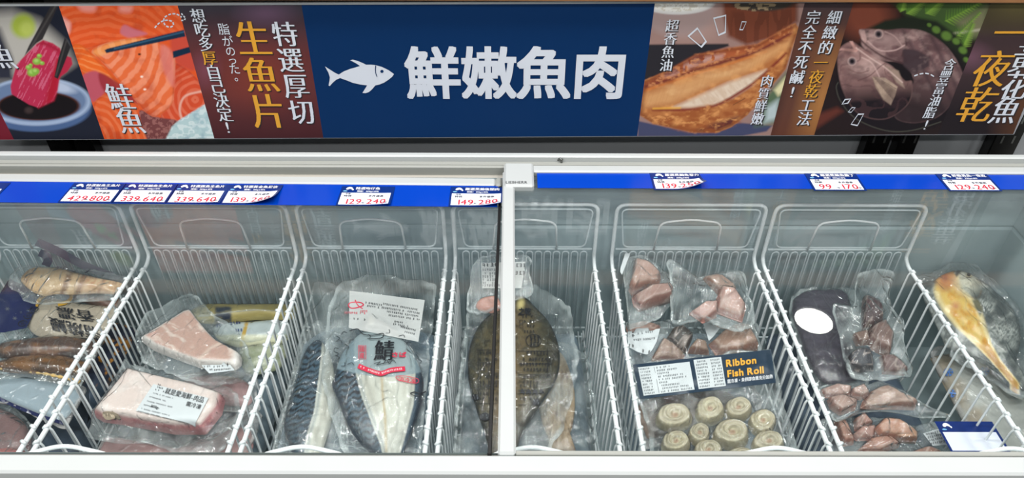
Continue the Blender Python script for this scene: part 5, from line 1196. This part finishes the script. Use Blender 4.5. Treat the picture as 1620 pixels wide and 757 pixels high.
pk.text('須冷凍', (630, 600.5), (9.5, 1.6), (0, -8.5), M_PRINTRED, 0.012, 1, 0.0022); pk.stroke([(628, 597), (640, 596.5), (660, 601), (662, 606), (655, 608), (634, 604), (627, 600)], 0.9, M_PRINTRED, 0.0022, True, 'red_frame', closed=True)
pk.stroke([(592, 577), (602, 574), (596, 579), (608, 576), (618, 574)], 0.9, M_INK, 0.0021, True); pk.stroke([(606, 578), (612, 571), (616, 577), (622, 571), (626, 576)], 0.9, M_INK, 0.0021, True)
pk.stroke([(649, 624), (656, 622), (666, 624), (674, 621)], 1.8, M_INK, 0.002, True); pk.stroke([(650, 625), (658, 628), (668, 625)], 1.2, M_INK, 0.002, True)
rnd = random.Random(5)
for i in range(26):
    x, y = rnd.uniform(532, 668), rnd.uniform(528, 582)
    if 565 < x < 648 and y > 545: continue
    a = rnd.uniform(0, 3.1); pk.stroke([(x, y), (x + 6 * math.cos(a), y - 4 * math.sin(a)), (x + 10 * math.cos(a + 0.9), y - 7 * math.sin(a + 0.9))], 0.9, M_INK, 0.0019, True, 'curl_print')
pk.stroke([(553, 525), (566, 522), (574, 530), (590, 532), (606, 529), (604, 536), (584, 538)], 1.2, M_INK, 0.002, True, 'curl_print')

# ------------------------------------------------------------------ basket with the flat dark fish (half of it behind the lid stile)
pk = Pack('labelled_bag', 'small bag with a white printed label leaning at the back behind the lid stile', 'fish pack', 'e', 0.472, 0.62)
pk.solid('fish_piece', [(754, 486), (760, 472), (785, 468), (792, 486), (776, 494)], 0.008, M_MEAT, flat((188, 138, 124), None, 5, 8, 0.2))
pk.film([(738, 490), (744, 440), (760, 406), (830, 404), (838, 430), (840, 462), (820, 474), (770, 494)], F_CLEAR, seed=61, t0=0.004, wr=0.004)
lb = pk.patch('label', [(761, 417), (831, 415), (825, 457), (763, 457)], M_FROSTLABEL, 0.001, 16, 10)
pk.lines([((763, 421), (770, 421)), ((776, 420), (786, 420)), ((816, 421), (829, 421)), ((815, 433), (828, 433))], M_INK, 4.0, parent=lb, seed=2)
pk.lines([((763, 428), (786, 428)), ((763, 434), (784, 434)), ((763, 439), (780, 439)), ((763, 444), (786, 444)), ((763, 449), (786, 449)), ((763, 453), (790, 453))], M_GREYINK, 2.6, parent=lb, seed=3)
pk = Pack('dried_fish_pack', 'bag with a second pale dried fish, only its tail end in view', 'fish pack', 'e', 0.530, 0.08)
pk.solid('dried_fish', [(862, 560), (888, 556), (906, 600), (910, 640), (906, 672), (902, 690), (914, 722), (900, 728), (888, 716), (878, 726), (866, 716), (868, 694), (856, 660), (850, 610)], 0.012, M_SKIN, lambda P, r: Paint(P, (176, 154, 126)).mix((122, 98, 76), np.clip(fbm(P[:, 0] / 5, P[:, 1] / 16, 4) - 0.48, 0, 1) * 4).mix((92, 84, 78), np.clip((P[:, 1] - 700) / 14, 0, 1) * 0.6).mix((206, 190, 166), np.clip(1 - np.abs(P[:, 0] - 884) / 3, 0, 1) * 0.6).c, n=140)
pk.film([(836, 560), (880, 540), (925, 560), (950, 620), (985, 648), (1000, 664), (988, 726), (930, 748), (850, 748), (830, 700)], F_CLEAR, seed=63, t0=0.008, wr=0.006, n=150, rings=40)
pk = Pack('flat_fish_pack', 'vacuum bag with a dark olive flat fish, crossed by the white lid stile', 'fish pack', 'e', 0.562, 0.14)
ff = [(806, 476), (816, 464), (830, 466), (850, 485), (866, 502), (876, 520), (885, 548), (885, 580), (876, 606), (862, 628), (850, 646), (838, 664), (826, 684), (806, 740), (786, 742), (776, 720), (767, 684), (759, 662), (748, 626), (741, 600), (740, 562), (746, 535), (759, 510), (780, 490)]
def paint_flat(P, r):
    x, y = P[:, 0], P[:, 1]; p = Paint(P, (78, 72, 52)); c_ = np.interp(y, [460, 600, 745], [818, 806, 795])
    p.mix((112, 92, 62), np.clip(1 - np.abs(x - c_) / 44, 0, 1) * 0.8); p.mix((158, 112, 60), np.clip(1 - np.abs(x - c_) / 12, 0, 1) * np.clip((y - 560) / 60, 0, 1) * 0.9)
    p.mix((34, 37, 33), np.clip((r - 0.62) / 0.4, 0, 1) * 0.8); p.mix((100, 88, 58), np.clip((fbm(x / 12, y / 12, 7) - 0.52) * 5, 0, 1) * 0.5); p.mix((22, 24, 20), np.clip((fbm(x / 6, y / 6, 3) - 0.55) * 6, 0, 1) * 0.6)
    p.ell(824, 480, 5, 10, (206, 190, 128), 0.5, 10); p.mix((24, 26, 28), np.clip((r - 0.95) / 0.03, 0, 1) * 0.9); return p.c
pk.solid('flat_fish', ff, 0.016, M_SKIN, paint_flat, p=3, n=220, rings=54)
pk.film([(716, 690), (728, 600), (732, 520), (742, 482), (766, 466), (808, 458), (850, 452), (878, 464), (896, 476), (902, 500), (912, 540), (908, 600), (896, 650), (860, 720), (836, 752), (716, 752)], F_VAC, seed=65, t0=0.008, wr=0.007, n=170, rings=46)
pk.stroke([(844 + 12 * math.cos(t), 540.5 + 10 * math.sin(t)) for t in np.arange(0, 6.1, 0.5)], 1.1, M_INK, 0.0018, True, 'oval_print', closed=True)
pk.lines([((838, 535), (850, 535)), ((838, 540.5), (850, 540.5)), ((838, 546), (850, 546))], M_INK, 4.2, seed=6)
pk.text('之乾', (820, 494), (10, 0), (0, -12), M_INK, 0.03)
pk.stroke([(822, 508), (827, 508), (827, 513), (822, 513)], 0.9, M_INK, 0.0018, False, 'box_print', closed=True); pk.stroke([(822, 515), (827, 515), (827, 520), (822, 520)], 0.9, M_INK, 0.0018, False, 'box_print', closed=True)
pk.lines([((829, 510), (850, 510)), ((829, 517), (848, 517)), ((826, 502), (846, 502)), ((824, 526), (846, 526))], M_INK, 3.2, seed=8)
for y in (560, 570, 578, 586, 598, 606, 612, 624, 632):
    pk.lines([((822, y), (868 if y < 600 else 850, y))], M_INK, 3.6, seed=y); pk.lines([((758, y), (784, y))], M_INK, 3.6, seed=y + 1)
for x in (756, 772, 866): pk.stroke([(x, 552), (x + 1, 640 if x < 800 else 600)], 0.8, M_INK, 0.0018, False)
for y in (555, 575, 592, 617, 640): pk.stroke([(754, y), (786, y)], 0.8, M_INK, 0.0018, False); pk.stroke([(820, y + 2), (874 - max(0, y - 590) * 0.6, y + 2)], 0.8, M_INK, 0.0018, False)
for q in range(4): pk.shape('leaf_print', [(826 + 10 * q, 616), (832 + 10 * q, 624), (822 + 10 * q, 624)], M_INK, 0.0019, False)
for cx, cy, r_ in ((752, 630, 6), (767, 661, 8), (848, 638, 6)):
    pk.shape('seal_print', [(cx + r_ * math.cos(t), cy + r_ * 0.8 * math.sin(t)) for t in np.arange(0, 6.2, 0.7)], M_INK, 0.0019); pk.lines([((cx - 4, cy - 2), (cx + 4, cy - 2)), ((cx - 4, cy + 2), (cx + 4, cy + 2))], M_GREYINK, 2.2, eps=0.0024)

# ------------------------------------------------------------------ basket with the pink chunks and the fish rolls
kf = lambda L: Z(L, 4.204, 970, 390); kr = lambda L: Z(L, 3.985, 990, 540)
def roof(pk, o, seed, H):                       # a chunk cut with a few flat faces
    c = pk.at(o)[:, :2].mean(0); a = seed * 1.7; n1 = (math.cos(a), math.sin(a)); a2 = a + 1.3; n2 = (math.cos(a2), math.sin(a2))
    def f(X, Y, r, t):
        d1 = (X - c[0]) * n1[0] + (Y - c[1]) * n1[1]; d2 = (X - c[0]) * n2[0] + (Y - c[1]) * n2[1]
        return np.maximum(-0.42 * np.maximum(d1 - 0.004, 0) - 0.30 * np.maximum(-d2 - 0.002, 0), -0.75 * H) + 0.10 * H
    return f
def chunk(c, seed, e=None):
    base = flat(tuple(int(0.82 * v + 0.18 * sum(c) / 3) for v in c), None, seed, 11, 0.3)
    def f(P, r):
        p = Paint(P, (0, 0, 0)); p.c = base(P, r); p.mix(p.c * np.array([0.80, 0.56, 0.52]), np.clip((r - 0.80) / 0.06, 0, 1) * 0.8)
        p.mix((206, 190, 180), np.clip(1 - np.abs(r - 0.76) / 0.05, 0, 1) * np.clip((fbm(P[:, 0] / 9, P[:, 1] / 9, seed + 2) - 0.42) * 5, 0, 1) * 0.6)
        p.mix((200, 182, 172), np.clip((ridge(P[:, 0] / 7 + P[:, 1] / 12, P[:, 1] / 30, seed) - 0.86) / 0.1, 0, 1) * 0.45); return p.c
    return f

def chunkpk(label, a, b, chunks, outline, seed, bay='f', film_m=None, **k):
    pk = Pack('chunk_pack', label, 'fish pack', bay, a, b)
    for i, (o, c, H, l) in enumerate(chunks): pk.solid('fish_chunk', o, H, M_MEAT, chunk(c, seed + i, tuple(min(255, int(v * 1.15)) for v in c)), p=9, q=0.7, sm=False, n=90, lift=l, amp=0.003, sc=26, seed=seed + i, rings=20, extra=roof(pk, o, seed + i, H))
    pk.film(outline, film_m or F_CLEAR, seed=seed, **k); return pk
pk = chunkpk('clear bag of pink-brown chunks at the back left of the fish roll basket', 0.578, 0.26, [
    (kf([(140, 85), (200, 92), (262, 120), (322, 172), (314, 240), (210, 268), (132, 300), (104, 262), (128, 182)]), (182, 140, 124), 0.030, 0.0),
    (kf([(128, 312), (240, 272), (392, 248), (406, 272), (400, 330), (180, 392), (140, 362)]), (172, 132, 120), 0.022, 0.008)],
    [(972, 446), (984, 412), (998, 398), (1024, 402), (1046, 420), (1068, 446), (1060, 484), (1030, 506), (984, 508)], 71, t0=0.01, wr=0.008)
pk.patch('white_slip', [(980, 430), (989, 402), (997, 402), (984, 436)], M_LABEL, 0.0015, 6, 6)
pk = chunkpk('clear bag of pink chunks at the back right of the fish roll basket', 0.598, 0.26, [
    (kf([(600, 200), (680, 182), (820, 250), (832, 290), (700, 305), (636, 240)]), (160, 128, 112), 0.016, 0.0),
    (kf([(508, 422), (620, 378), (700, 376), (692, 452), (600, 492)]), (188, 142, 132), 0.020, 0.0),
    (kf([(712, 270), (800, 290), (892, 382), (868, 472), (696, 412), (688, 330)]), (194, 148, 134), 0.026, 0.004)],
    [(1062, 484), (1060, 430), (1058, 415), (1066, 408), (1086, 420), (1112, 436), (1150, 422), (1180, 432), (1192, 470), (1200, 508), (1170, 520), (1120, 504), (1070, 506)], 75, t0=0.012, wr=0.010)
pk = chunkpk('bag of dark brown chunks with a crumpled white label, in front of the pink chunks', 0.549, 0.24, [
    (kf([(80, 510), (210, 508), (322, 520), (290, 566), (100, 572)]), (186, 146, 130), 0.014, 0.0),
    (kf([(350, 600), (400, 540), (462, 534), (532, 590), (492, 692), (418, 652)]), (62, 52, 46), 0.020, 0.002),
    (kf([(255, 745), (262, 718), (332, 618), (482, 702), (470, 752)]), (142, 112, 94), 0.018, 0.0),
    (kf([(498, 694), (550, 624), (622, 640), (644, 705)]), (138, 108, 90), 0.018, 0.0),
    (kf([(640, 622), (720, 560), (850, 508), (922, 508), (972, 664), (820, 720), (690, 700)]), (162, 124, 104), 0.028, 0.0)],
    [(984, 560), (986, 512), (1050, 503), (1110, 503), (1160, 505), (1196, 510), (1204, 552), (1198, 572), (1100, 582), (1000, 586)], 79, t0=0.010, wr=0.008)
lb = pk.patch('label', kf([(95, 572), (312, 552), (288, 640), (98, 656)]), M_LABEL, 0.0016, 16, 10)
lb2 = pk.shape('label', kf([(95, 650), (290, 636), (262, 690), (230, 728), (160, 706), (90, 668)]), M_LABEL, 0.0016, False)
pk.lines([(kf([(106, 606), (140, 600)])[0], kf([(106, 606), (140, 600)])[1]), (kf([(100, 664), (140, 672)])[0], kf([(100, 664), (140, 672)])[1]), (kf([(190, 700), (236, 708)])[0], kf([(190, 700), (236, 708)])[1])], M_INK, 3.6, seed=4, eps=0.0022)
pk.lines([(kf([(160, 585), (280, 572)])[0], kf([(160, 585), (280, 572)])[1]), (kf([(120, 632), (270, 618)])[0], kf([(120, 632), (270, 618)])[1])], M_GREYINK, 2.2, seed=5, eps=0.0022)
pk.shape('white_tag', kf([(588, 492), (660, 480), (740, 464), (800, 490), (730, 520), (690, 575), (636, 636), (612, 560)]), M_LABEL, 0.0016, False)
pk = Pack('bagged_fish', 'brown fish flesh in a bag under the fish roll label', 'fish pack', 'f', 0.520, 0.08)
pk.solid('fish_piece', [(1010, 640), (1060, 622), (1150, 618), (1160, 650), (1040, 690), (1020, 680)], 0.012, M_MEAT, flat((150, 124, 108), None, 3, 18, 0.3)); pk.film([(1000, 640), (1060, 610), (1180, 605), (1190, 660), (1040, 704), (1014, 690)], F_MILKY, seed=82)
pk = Pack('fish_roll_pack', 'vacuum pack of coiled ribbon fish rolls with a navy printed header', 'fish pack', 'f', 0.574, 0.19)
def paint_roll(cx, cy, rx, ry, seed):
    def f(P, r):
        p = Paint(P, (178, 168, 144)); d = np.hypot((P[:, 0] - cx) / rx, (P[:, 1] - cy) / ry); th = np.arctan2(P[:, 1] - cy, P[:, 0] - cx)
        sp_ = (d * 3.0 + th / (2 * math.pi) + 0.15 * fbm(P[:, 0] / 6, P[:, 1] / 6, seed)) % 1.0
        p.mix((140, 130, 98), np.clip(1 - np.abs(sp_ - 0.5) / 0.16, 0, 1) * 0.55); p.mix((184, 174, 138), np.clip(1 - d, 0, 1) * 0.5 * (seed % 2)); p.mix((166, 132, 108), np.clip((0.24 - d) / 0.1, 0, 1) * 0.8)
        p.mix((160, 150, 122), np.clip((r - 0.86) / 0.1, 0, 1) * 0.7); p.mix((222, 216, 190), np.clip((fbm(P[:, 0] / 4, P[:, 1] / 4, seed + 3) - 0.55) * 5, 0, 1) * 0.4); return p.c
    return f
ROLLS = [(1067, 659, 29, 21, 0.022), (1123, 649, 23, 21, 0.023), (1168, 647, 22, 17, 0.022), (1207, 668, 22, 19, 0.019), (1107, 687, 17, 16, 0.019), (1158, 686, 29, 22, 0.024), (1216, 700, 26, 18, 0.020), (1069, 700, 23, 18, 0.020), (1120, 714, 23, 17, 0.020), (1086, 728, 20, 12, 0.016), (1172, 722, 22, 12, 0.016)]
for i, (cx, cy, rx, ry, H) in enumerate(ROLLS):
    a_ = np.arange(14) / 14 * 2 * math.pi; o = [(cx + rx * (1 + 0.05 * math.sin(3 * t + i)) * math.cos(t), cy + ry * (1 + 0.05 * math.cos(2 * t + i)) * math.sin(t)) for t in a_]
    pk.solid('fish_roll', o, H, M_MEAT, paint_roll(cx, cy - 2, rx, ry, i), p=7, q=0.55, n=72, rings=26, extra=lambda X, Y, r, t, H=H: -0.22 * H * np.exp(-(r / 0.35) ** 2) + 0.0016 * np.sin(2 * math.pi * (r * 3.0 + t / (2 * math.pi))), seed=i)
pk.film([(1000, 578), (1100, 566), (1226, 550), (1240, 590), (1256, 640), (1262, 700), (1262, 752), (1140, 756), (1040, 752), (1034, 700), (1018, 650), (1006, 612)], F_VAC, seed=85, t0=0.006, wr=0.005, n=190, rings=54, tent=0.30)
def hq(u0, u1, v0=0.0, v1=1.0):                # a piece of the header, which sags a little in the middle
    TL_, TR_, BR_, BL_ = [np.array(q, float) for q in kr([(45, 152), (915, 56), (945, 266), (90, 370)])]
    f = lambda u, v: tuple((TL_ * (1 - u) + TR_ * u) * (1 - v) + (BL_ * (1 - u) + BR_ * u) * v)
    return [f(u0, v0), f(u1, v0), f(u1, v1), f(u0, v1)]
hd = pk.patch('header_label', hq(0, 1), M_LABELNAVY, 0.0012, 50, 12)
pk.patch('info_panel', hq(0.03, 0.405, 0.10, 0.92), M_LABEL, 0.0017, 24, 10, hd); pk.patch('info_panel', hq(0.435, 0.635, 0.06, 0.92), M_LABEL, 0.0017, 16, 10, hd)
def hp(u, v): return hq(u, u, v, v)[0]
rows = [(hp(0.04, v), hp(0.11, v)) for v in np.linspace(0.17, 0.87, 9)] + [(hp(0.16, v), hp(e_, v)) for v, e_ in zip(np.linspace(0.17, 0.87, 9), (0.25, 0.30, 0.24, 0.34, 0.36, 0.22, 0.30, 0.39, 0.38))]
rows += [(hp(0.445, v), hp(0.52, v)) for v in np.linspace(0.13, 0.86, 9)] + [(hp(0.555, v), hp(0.62, v)) for v in np.linspace(0.13, 0.86, 9)]
pk.lines(rows, M_GREYINK, 1.9, parent=hd, eps=0.0023, seed=9)
pk.stroke([hp(0.145, 0.14), hp(0.145, 0.9)], 0.5, M_GREYINK, 0.0023, False, 'table_line', hd)
e1 = np.array(hp(0.9, 0.4)) - np.array(hp(0.7, 0.4)); e1 = e1 / np.linalg.norm(e1)
pk.text('Ribbon', (1147.5, 576.5), e1 * 15.5, (-1.2, -15), M_GOLD, 0.032, 1, 0.0024, parent=hd)
pk.text('Fish Roll', (1149.5, 593), e1 * 15.5, (-1.2, -15), M_GOLD, 0.032, 1, 0.0024, parent=hd)
pk.text('需冷凍・未供即食應充分加熱', (1150, 605.5), e1 * 5.6, (-0.4, -7), M_WHITEPRINT, 0.02, 1, 0.0024, parent=hd)

# ------------------------------------------------------------------ basket with the dark red and pink pieces
kg = lambda L: Z(L, 4.204, 1230, 420); kh = lambda L: Z(L, 4.532, 1270, 590)
pk = Pack('dark_fish_pack', 'dark plum vacuum pack under the mirrored ceiling lamp', 'fish pack', 'g', 0.530, 0.10)
pk.solid('fish_block', [(1254, 486), (1268, 462), (1300, 456), (1340, 462), (1352, 520), (1362, 592), (1310, 604), (1278, 566)], 0.016, M_MEAT, lambda P, r: Paint(P, (58, 53, 64)).mix((88, 82, 94), np.clip((ridge(P[:, 0] / 60, P[:, 1] / 3.0, 3) - 0.6) * 3, 0, 1) * 0.5).mix((58, 52, 60), np.clip(fbm(P[:, 0] / 14, P[:, 1] / 14, 6) - 0.5, 0, 1) * 3).c, p=8)
pk.film([(1250, 500), (1258, 464), (1280, 448), (1345, 452), (1362, 520), (1374, 604), (1304, 616), (1272, 580)], F_VAC, seed=91, t0=0.006, wr=0.006)
pk = chunkpk('bag of dark red chunks leaning against the right side of its basket', 0.562, 0.20, [
    (kg([(575, 196), (640, 190), (702, 262), (712, 340), (640, 400), (570, 420), (565, 300)]), (76, 50, 52), 0.022, 0.0),
    (kg([(612, 412), (720, 350), (772, 480), (750, 592), (640, 540), (600, 480)]), (126, 94, 86), 0.026, 0.0),
    (kg([(684, 590), (752, 600), (872, 690), (850, 716), (706, 702)]), (112, 80, 76), 0.018, 0.0),
    (kg([(470, 600), (520, 566), (622, 570), (652, 680), (560, 690), (476, 660)]), (54, 52, 62), 0.022, 0.0),
    (kg([(500, 462), (600, 440), (612, 512), (530, 522)]), (120, 90, 76), 0.016, 0.0)],
    [(1361, 428), (1413, 429), (1409, 466), (1416, 490), (1430, 505), (1432, 540), (1446, 590), (1420, 596), (1390, 594), (1342, 584), (1330, 530), (1320, 480), (1334, 478), (1352, 476)], 93, 'g', t0=0.01, wr=0.008)
pk = chunkpk('bag of pale orange-pink pieces at the front, under the greyer bag', 0.522, 0.08, [
    (kh([(228, 332), (300, 318), (372, 500), (300, 512), (270, 480)]), (182, 132, 112), 0.018, 0.0),
    (kh([(370, 330), (440, 300), (500, 372), (380, 402)]), (178, 126, 112), 0.018, 0.0),
    (kh([(350, 440), (420, 392), (520, 388), (510, 470), (390, 470)]), (172, 122, 108), 0.016, 0.002),
    (kh([(510, 400), (560, 345), (680, 345), (840, 410), (820, 460), (640, 462), (540, 452)]), (196, 138, 108), 0.024, 0.004),
    (kh([(640, 462), (700, 430), (832, 420), (822, 482), (720, 480)]), (192, 140, 106), 0.014, 0.006),
    (kh([(480, 470), (640, 470), (700, 520), (560, 560), (400, 540)]), (176, 122, 100), 0.018, 0.0),
    (kh([(760, 560), (900, 530), (1050, 580), (1080, 660), (760, 660)]), (158, 112, 94), 0.016, 0.0),
    (kh([(420, 560), (600, 570), (740, 600), (700, 680), (420, 680)]), (150, 112, 100), 0.014, 0.0)],
    kh([(150, 360), (228, 320), (420, 290), (620, 310), (800, 360), (980, 350), (1130, 520), (1160, 740), (700, 745), (330, 740)]), 97, 'g', t0=0.010, wr=0.008, n=170, rings=44)
lb = pk.patch('label', kh([(860, 440), (1000, 400), (1070, 520), (930, 530)]), M_LABEL, 0.0014, 10, 8)
rows = [(kh([(880 + 12 * q, 450 + 22 * q)])[0], kh([(1000 + 14 * q, 420 + 24 * q)])[0]) for q in range(4)]
pk.lines(rows, M_GREYINK, 2.4, parent=lb, seed=2, eps=0.002)
pk = chunkpk('bag of greyish pink pieces lying across the front, above the orange-pink pieces', 0.548, 0.10, [
    (kh([(125, 112), (240, 92), (352, 110), (345, 160), (250, 170), (150, 160)]), (184, 146, 134), 0.018, 0.0),
    (kh([(345, 130), (440, 90), (480, 150), (420, 180), (350, 165)]), (174, 138, 126), 0.018, 0.0),
    (kh([(180, 180), (260, 165), (400, 190), (385, 250), (270, 290), (200, 240)]), (180, 144, 132), 0.018, 0.0),
    (kh([(480, 120), (600, 90), (700, 160), (830, 215), (810, 245), (660, 240), (560, 240), (420, 230), (440, 180)]), (172, 140, 124), 0.022, 0.0)],
    kh([(110, 110), (220, 70), (340, 70), (450, 84), (545, 50), (640, 80), (800, 160), (960, 240), (1085, 300), (900, 312), (700, 275), (560, 262), (400, 280), (262, 330), (170, 280), (130, 180)]), 99, 'g', film_m=F_CLEAR, t0=0.008, wr=0.006, n=170, rings=40)

# ------------------------------------------------------------------ right-hand bay: opened yellow croaker
kc = lambda L: Z(L, 3.153, 1430, 410)
pk = Pack('snowflake_bag', 'pale bag printed with blue snowflakes below the yellow croaker', 'fish pack', 'h', 0.495, 0.10)
pk.solid('frozen_contents', [(1455, 580), (1500, 556), (1580, 570), (1650, 610), (1660, 740), (1480, 740), (1450, 660)], 0.02, M_MEAT, flat((168, 170, 164), None, 3, 26, 0.3, (150, 132, 104)), amp=0.006, sc=20)
pk.film([(1445, 590), (1495, 546), (1590, 560), (1665, 600), (1670, 755), (1470, 755), (1440, 670)], F_MILKY, seed=101, t0=0.012, wr=0.008, n=150, rings=40)
M_FLAKE = mat('blue_snowflake_print', (70, 118, 186), 0.4)
for cx, cy in ((1557, 589), (1504, 624), (1500, 590)):
    for q in range(3): pk.stroke([(cx + 8 * math.cos(q * 1.047), cy + 7 * math.sin(q * 1.047)), (cx - 8 * math.cos(q * 1.047), cy - 7 * math.sin(q * 1.047))], 1.8, M_FLAKE, 0.0016, False, 'snowflake_print')
    for q in range(6):
        for sg in (-0.4, 0.4): pk.stroke([(cx + 4.5 * math.cos(q * 1.047), cy + 4 * math.sin(q * 1.047)), (cx + 7.5 * math.cos(q * 1.047 + sg), cy + 6.6 * math.sin(q * 1.047 + sg))], 1.1, M_FLAKE, 0.0016, False, 'snowflake_print')
pk = Pack('croaker_pack', 'clear vacuum pack with an opened yellow croaker, gold belly and silver scales', 'fish pack', 'h', 0.545, 0.19)
cr = kc([(78, 120), (110, 102), (155, 92), (200, 62), (262, 42), (310, 48), (375, 82), (452, 140), (532, 212), (582, 292), (592, 400), (570, 520), (606, 590), (640, 640), (600, 660), (560, 646), (518, 608), (450, 532), (330, 472), (240, 432), (170, 382), (108, 300), (76, 200)])
def paint_croaker(P, r):
    x = (P[:, 0] - 1430) * 3.153; y = (P[:, 1] - 410) * 3.153; p = Paint(P, (104, 108, 106)); g = fbm(x / 60, y / 60, 2)
    sc_ = ridge((x + y * 0.7) / 7.0 + fbm(x / 20, y / 20, 3), (x - y) / 26, 8) * 0.9; p.mix((214, 216, 208), np.clip(sc_ * 1.6 - 0.4, 0, 1) * np.clip((g - 0.35) * 3, 0, 1) * 0.8); p.mix((58, 62, 63), np.clip((0.48 - g) * 5, 0, 1) * 0.6)
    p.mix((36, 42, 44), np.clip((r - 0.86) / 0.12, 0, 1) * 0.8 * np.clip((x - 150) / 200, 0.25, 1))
    mid = np.interp(y, [60, 150, 250, 340, 420, 500, 620], [222, 222, 285, 335, 390, 452, 552]); wd = np.interp(y, [60, 120, 200, 260, 340, 420, 500, 640], [57, 65, 92, 96, 76, 46, 28, 24]); d = np.abs(x - mid) / wd
    m = np.clip((1.1 - d) / 0.35, 0, 1); p.mix((222, 186, 104), m); p.mix((212, 150, 52), np.clip((0.95 - d) / 0.4, 0, 1) * np.clip((fbm(x / 34, y / 46, 6) - 0.40) * 4, 0, 1)); p.mix((240, 224, 172), np.clip(1 - np.abs(d - 0.85) / 0.25, 0, 1) * 0.7 * (y > 160))
    p.mix((196, 132, 78), np.clip(1 - np.hypot((x - 210) / 62, (y - 105) / 70), 0, 1) * 1.8); p.mix((156, 84, 54), np.clip(1 - np.hypot((x - 205) / 26, (y - 90) / 40), 0, 1)); p.mix((206, 140, 98), np.clip(1 - np.hypot((x - 258) / 34, (y - 235) / 34), 0, 1))
    p.mix((182, 128, 52), np.clip((y - 420) / 60, 0, 1) * np.clip((0.8 - d) / 0.4, 0, 1) * 0.8)
    hd_ = np.clip(1.3 - np.hypot((x - 320) / 70, (y - 110) / 70), 0, 1); p.mix((212, 208, 188), hd_ * 0.95); p.mix((120, 116, 104), hd_ * np.clip((fbm(x / 14, y / 14, 4) - 0.52) * 6, 0, 1) * 0.6)
    p.line(kc([(272, 150), (330, 190), (372, 190), (386, 160)]), 1.2, (128, 100, 60), 1, True, 0.6); p.poly(kc([(338, 206), (372, 196), (398, 250), (380, 290), (352, 240)]), (112, 108, 84), 1.5, a=0.8)
    p.poly(kc([(248, 62), (282, 44), (296, 50), (262, 92)]), (72, 70, 66), 1.2); p.line(kc([(254, 72), (262, 56), (286, 46)]), 1.2, (206, 206, 196), 0.8, True)
    for rr_, c_ in ((17, (112, 112, 100)), (13, (188, 178, 140)), (8, (40, 44, 48))): p.ell(1430 + 324 / 3.153, 410 + 80 / 3.153, rr_ / 3.153, rr_ / 3.153, c_, 0.15)
    return p.c
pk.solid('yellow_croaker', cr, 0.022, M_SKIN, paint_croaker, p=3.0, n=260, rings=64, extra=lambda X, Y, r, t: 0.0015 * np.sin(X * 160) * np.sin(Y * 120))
M_EYE = mat('dark_fish_eye', (20, 22, 24), 0.15)
pk.shape('eye', [(1532.5 + 3.0 * math.cos(t), 435.5 + 2.6 * math.sin(t)) for t in np.arange(0, 6.2, 0.8)], M_EYE, 0.0006)
pk.film([(1446, 446), (1468, 430), (1500, 414), (1530, 410), (1552, 424), (1584, 446), (1620, 470), (1650, 530), (1660, 640), (1600, 625), (1560, 596), (1510, 566), (1474, 540), (1452, 500)], F_VAC, seed=105, t0=0.006, wr=0.006, n=170, rings=44, tent=0.25)
# price tag lying on the front bag
q = on_z(1538, 691, 0.560)
price_tag('blue price tag lying on the bag of orange-pink pieces in the front right basket', '', '', '', '', lambda u, v, l: (q[0] + u, q[1] + v, 0.5585 + l + 0.02 * v), group='loose price tags')
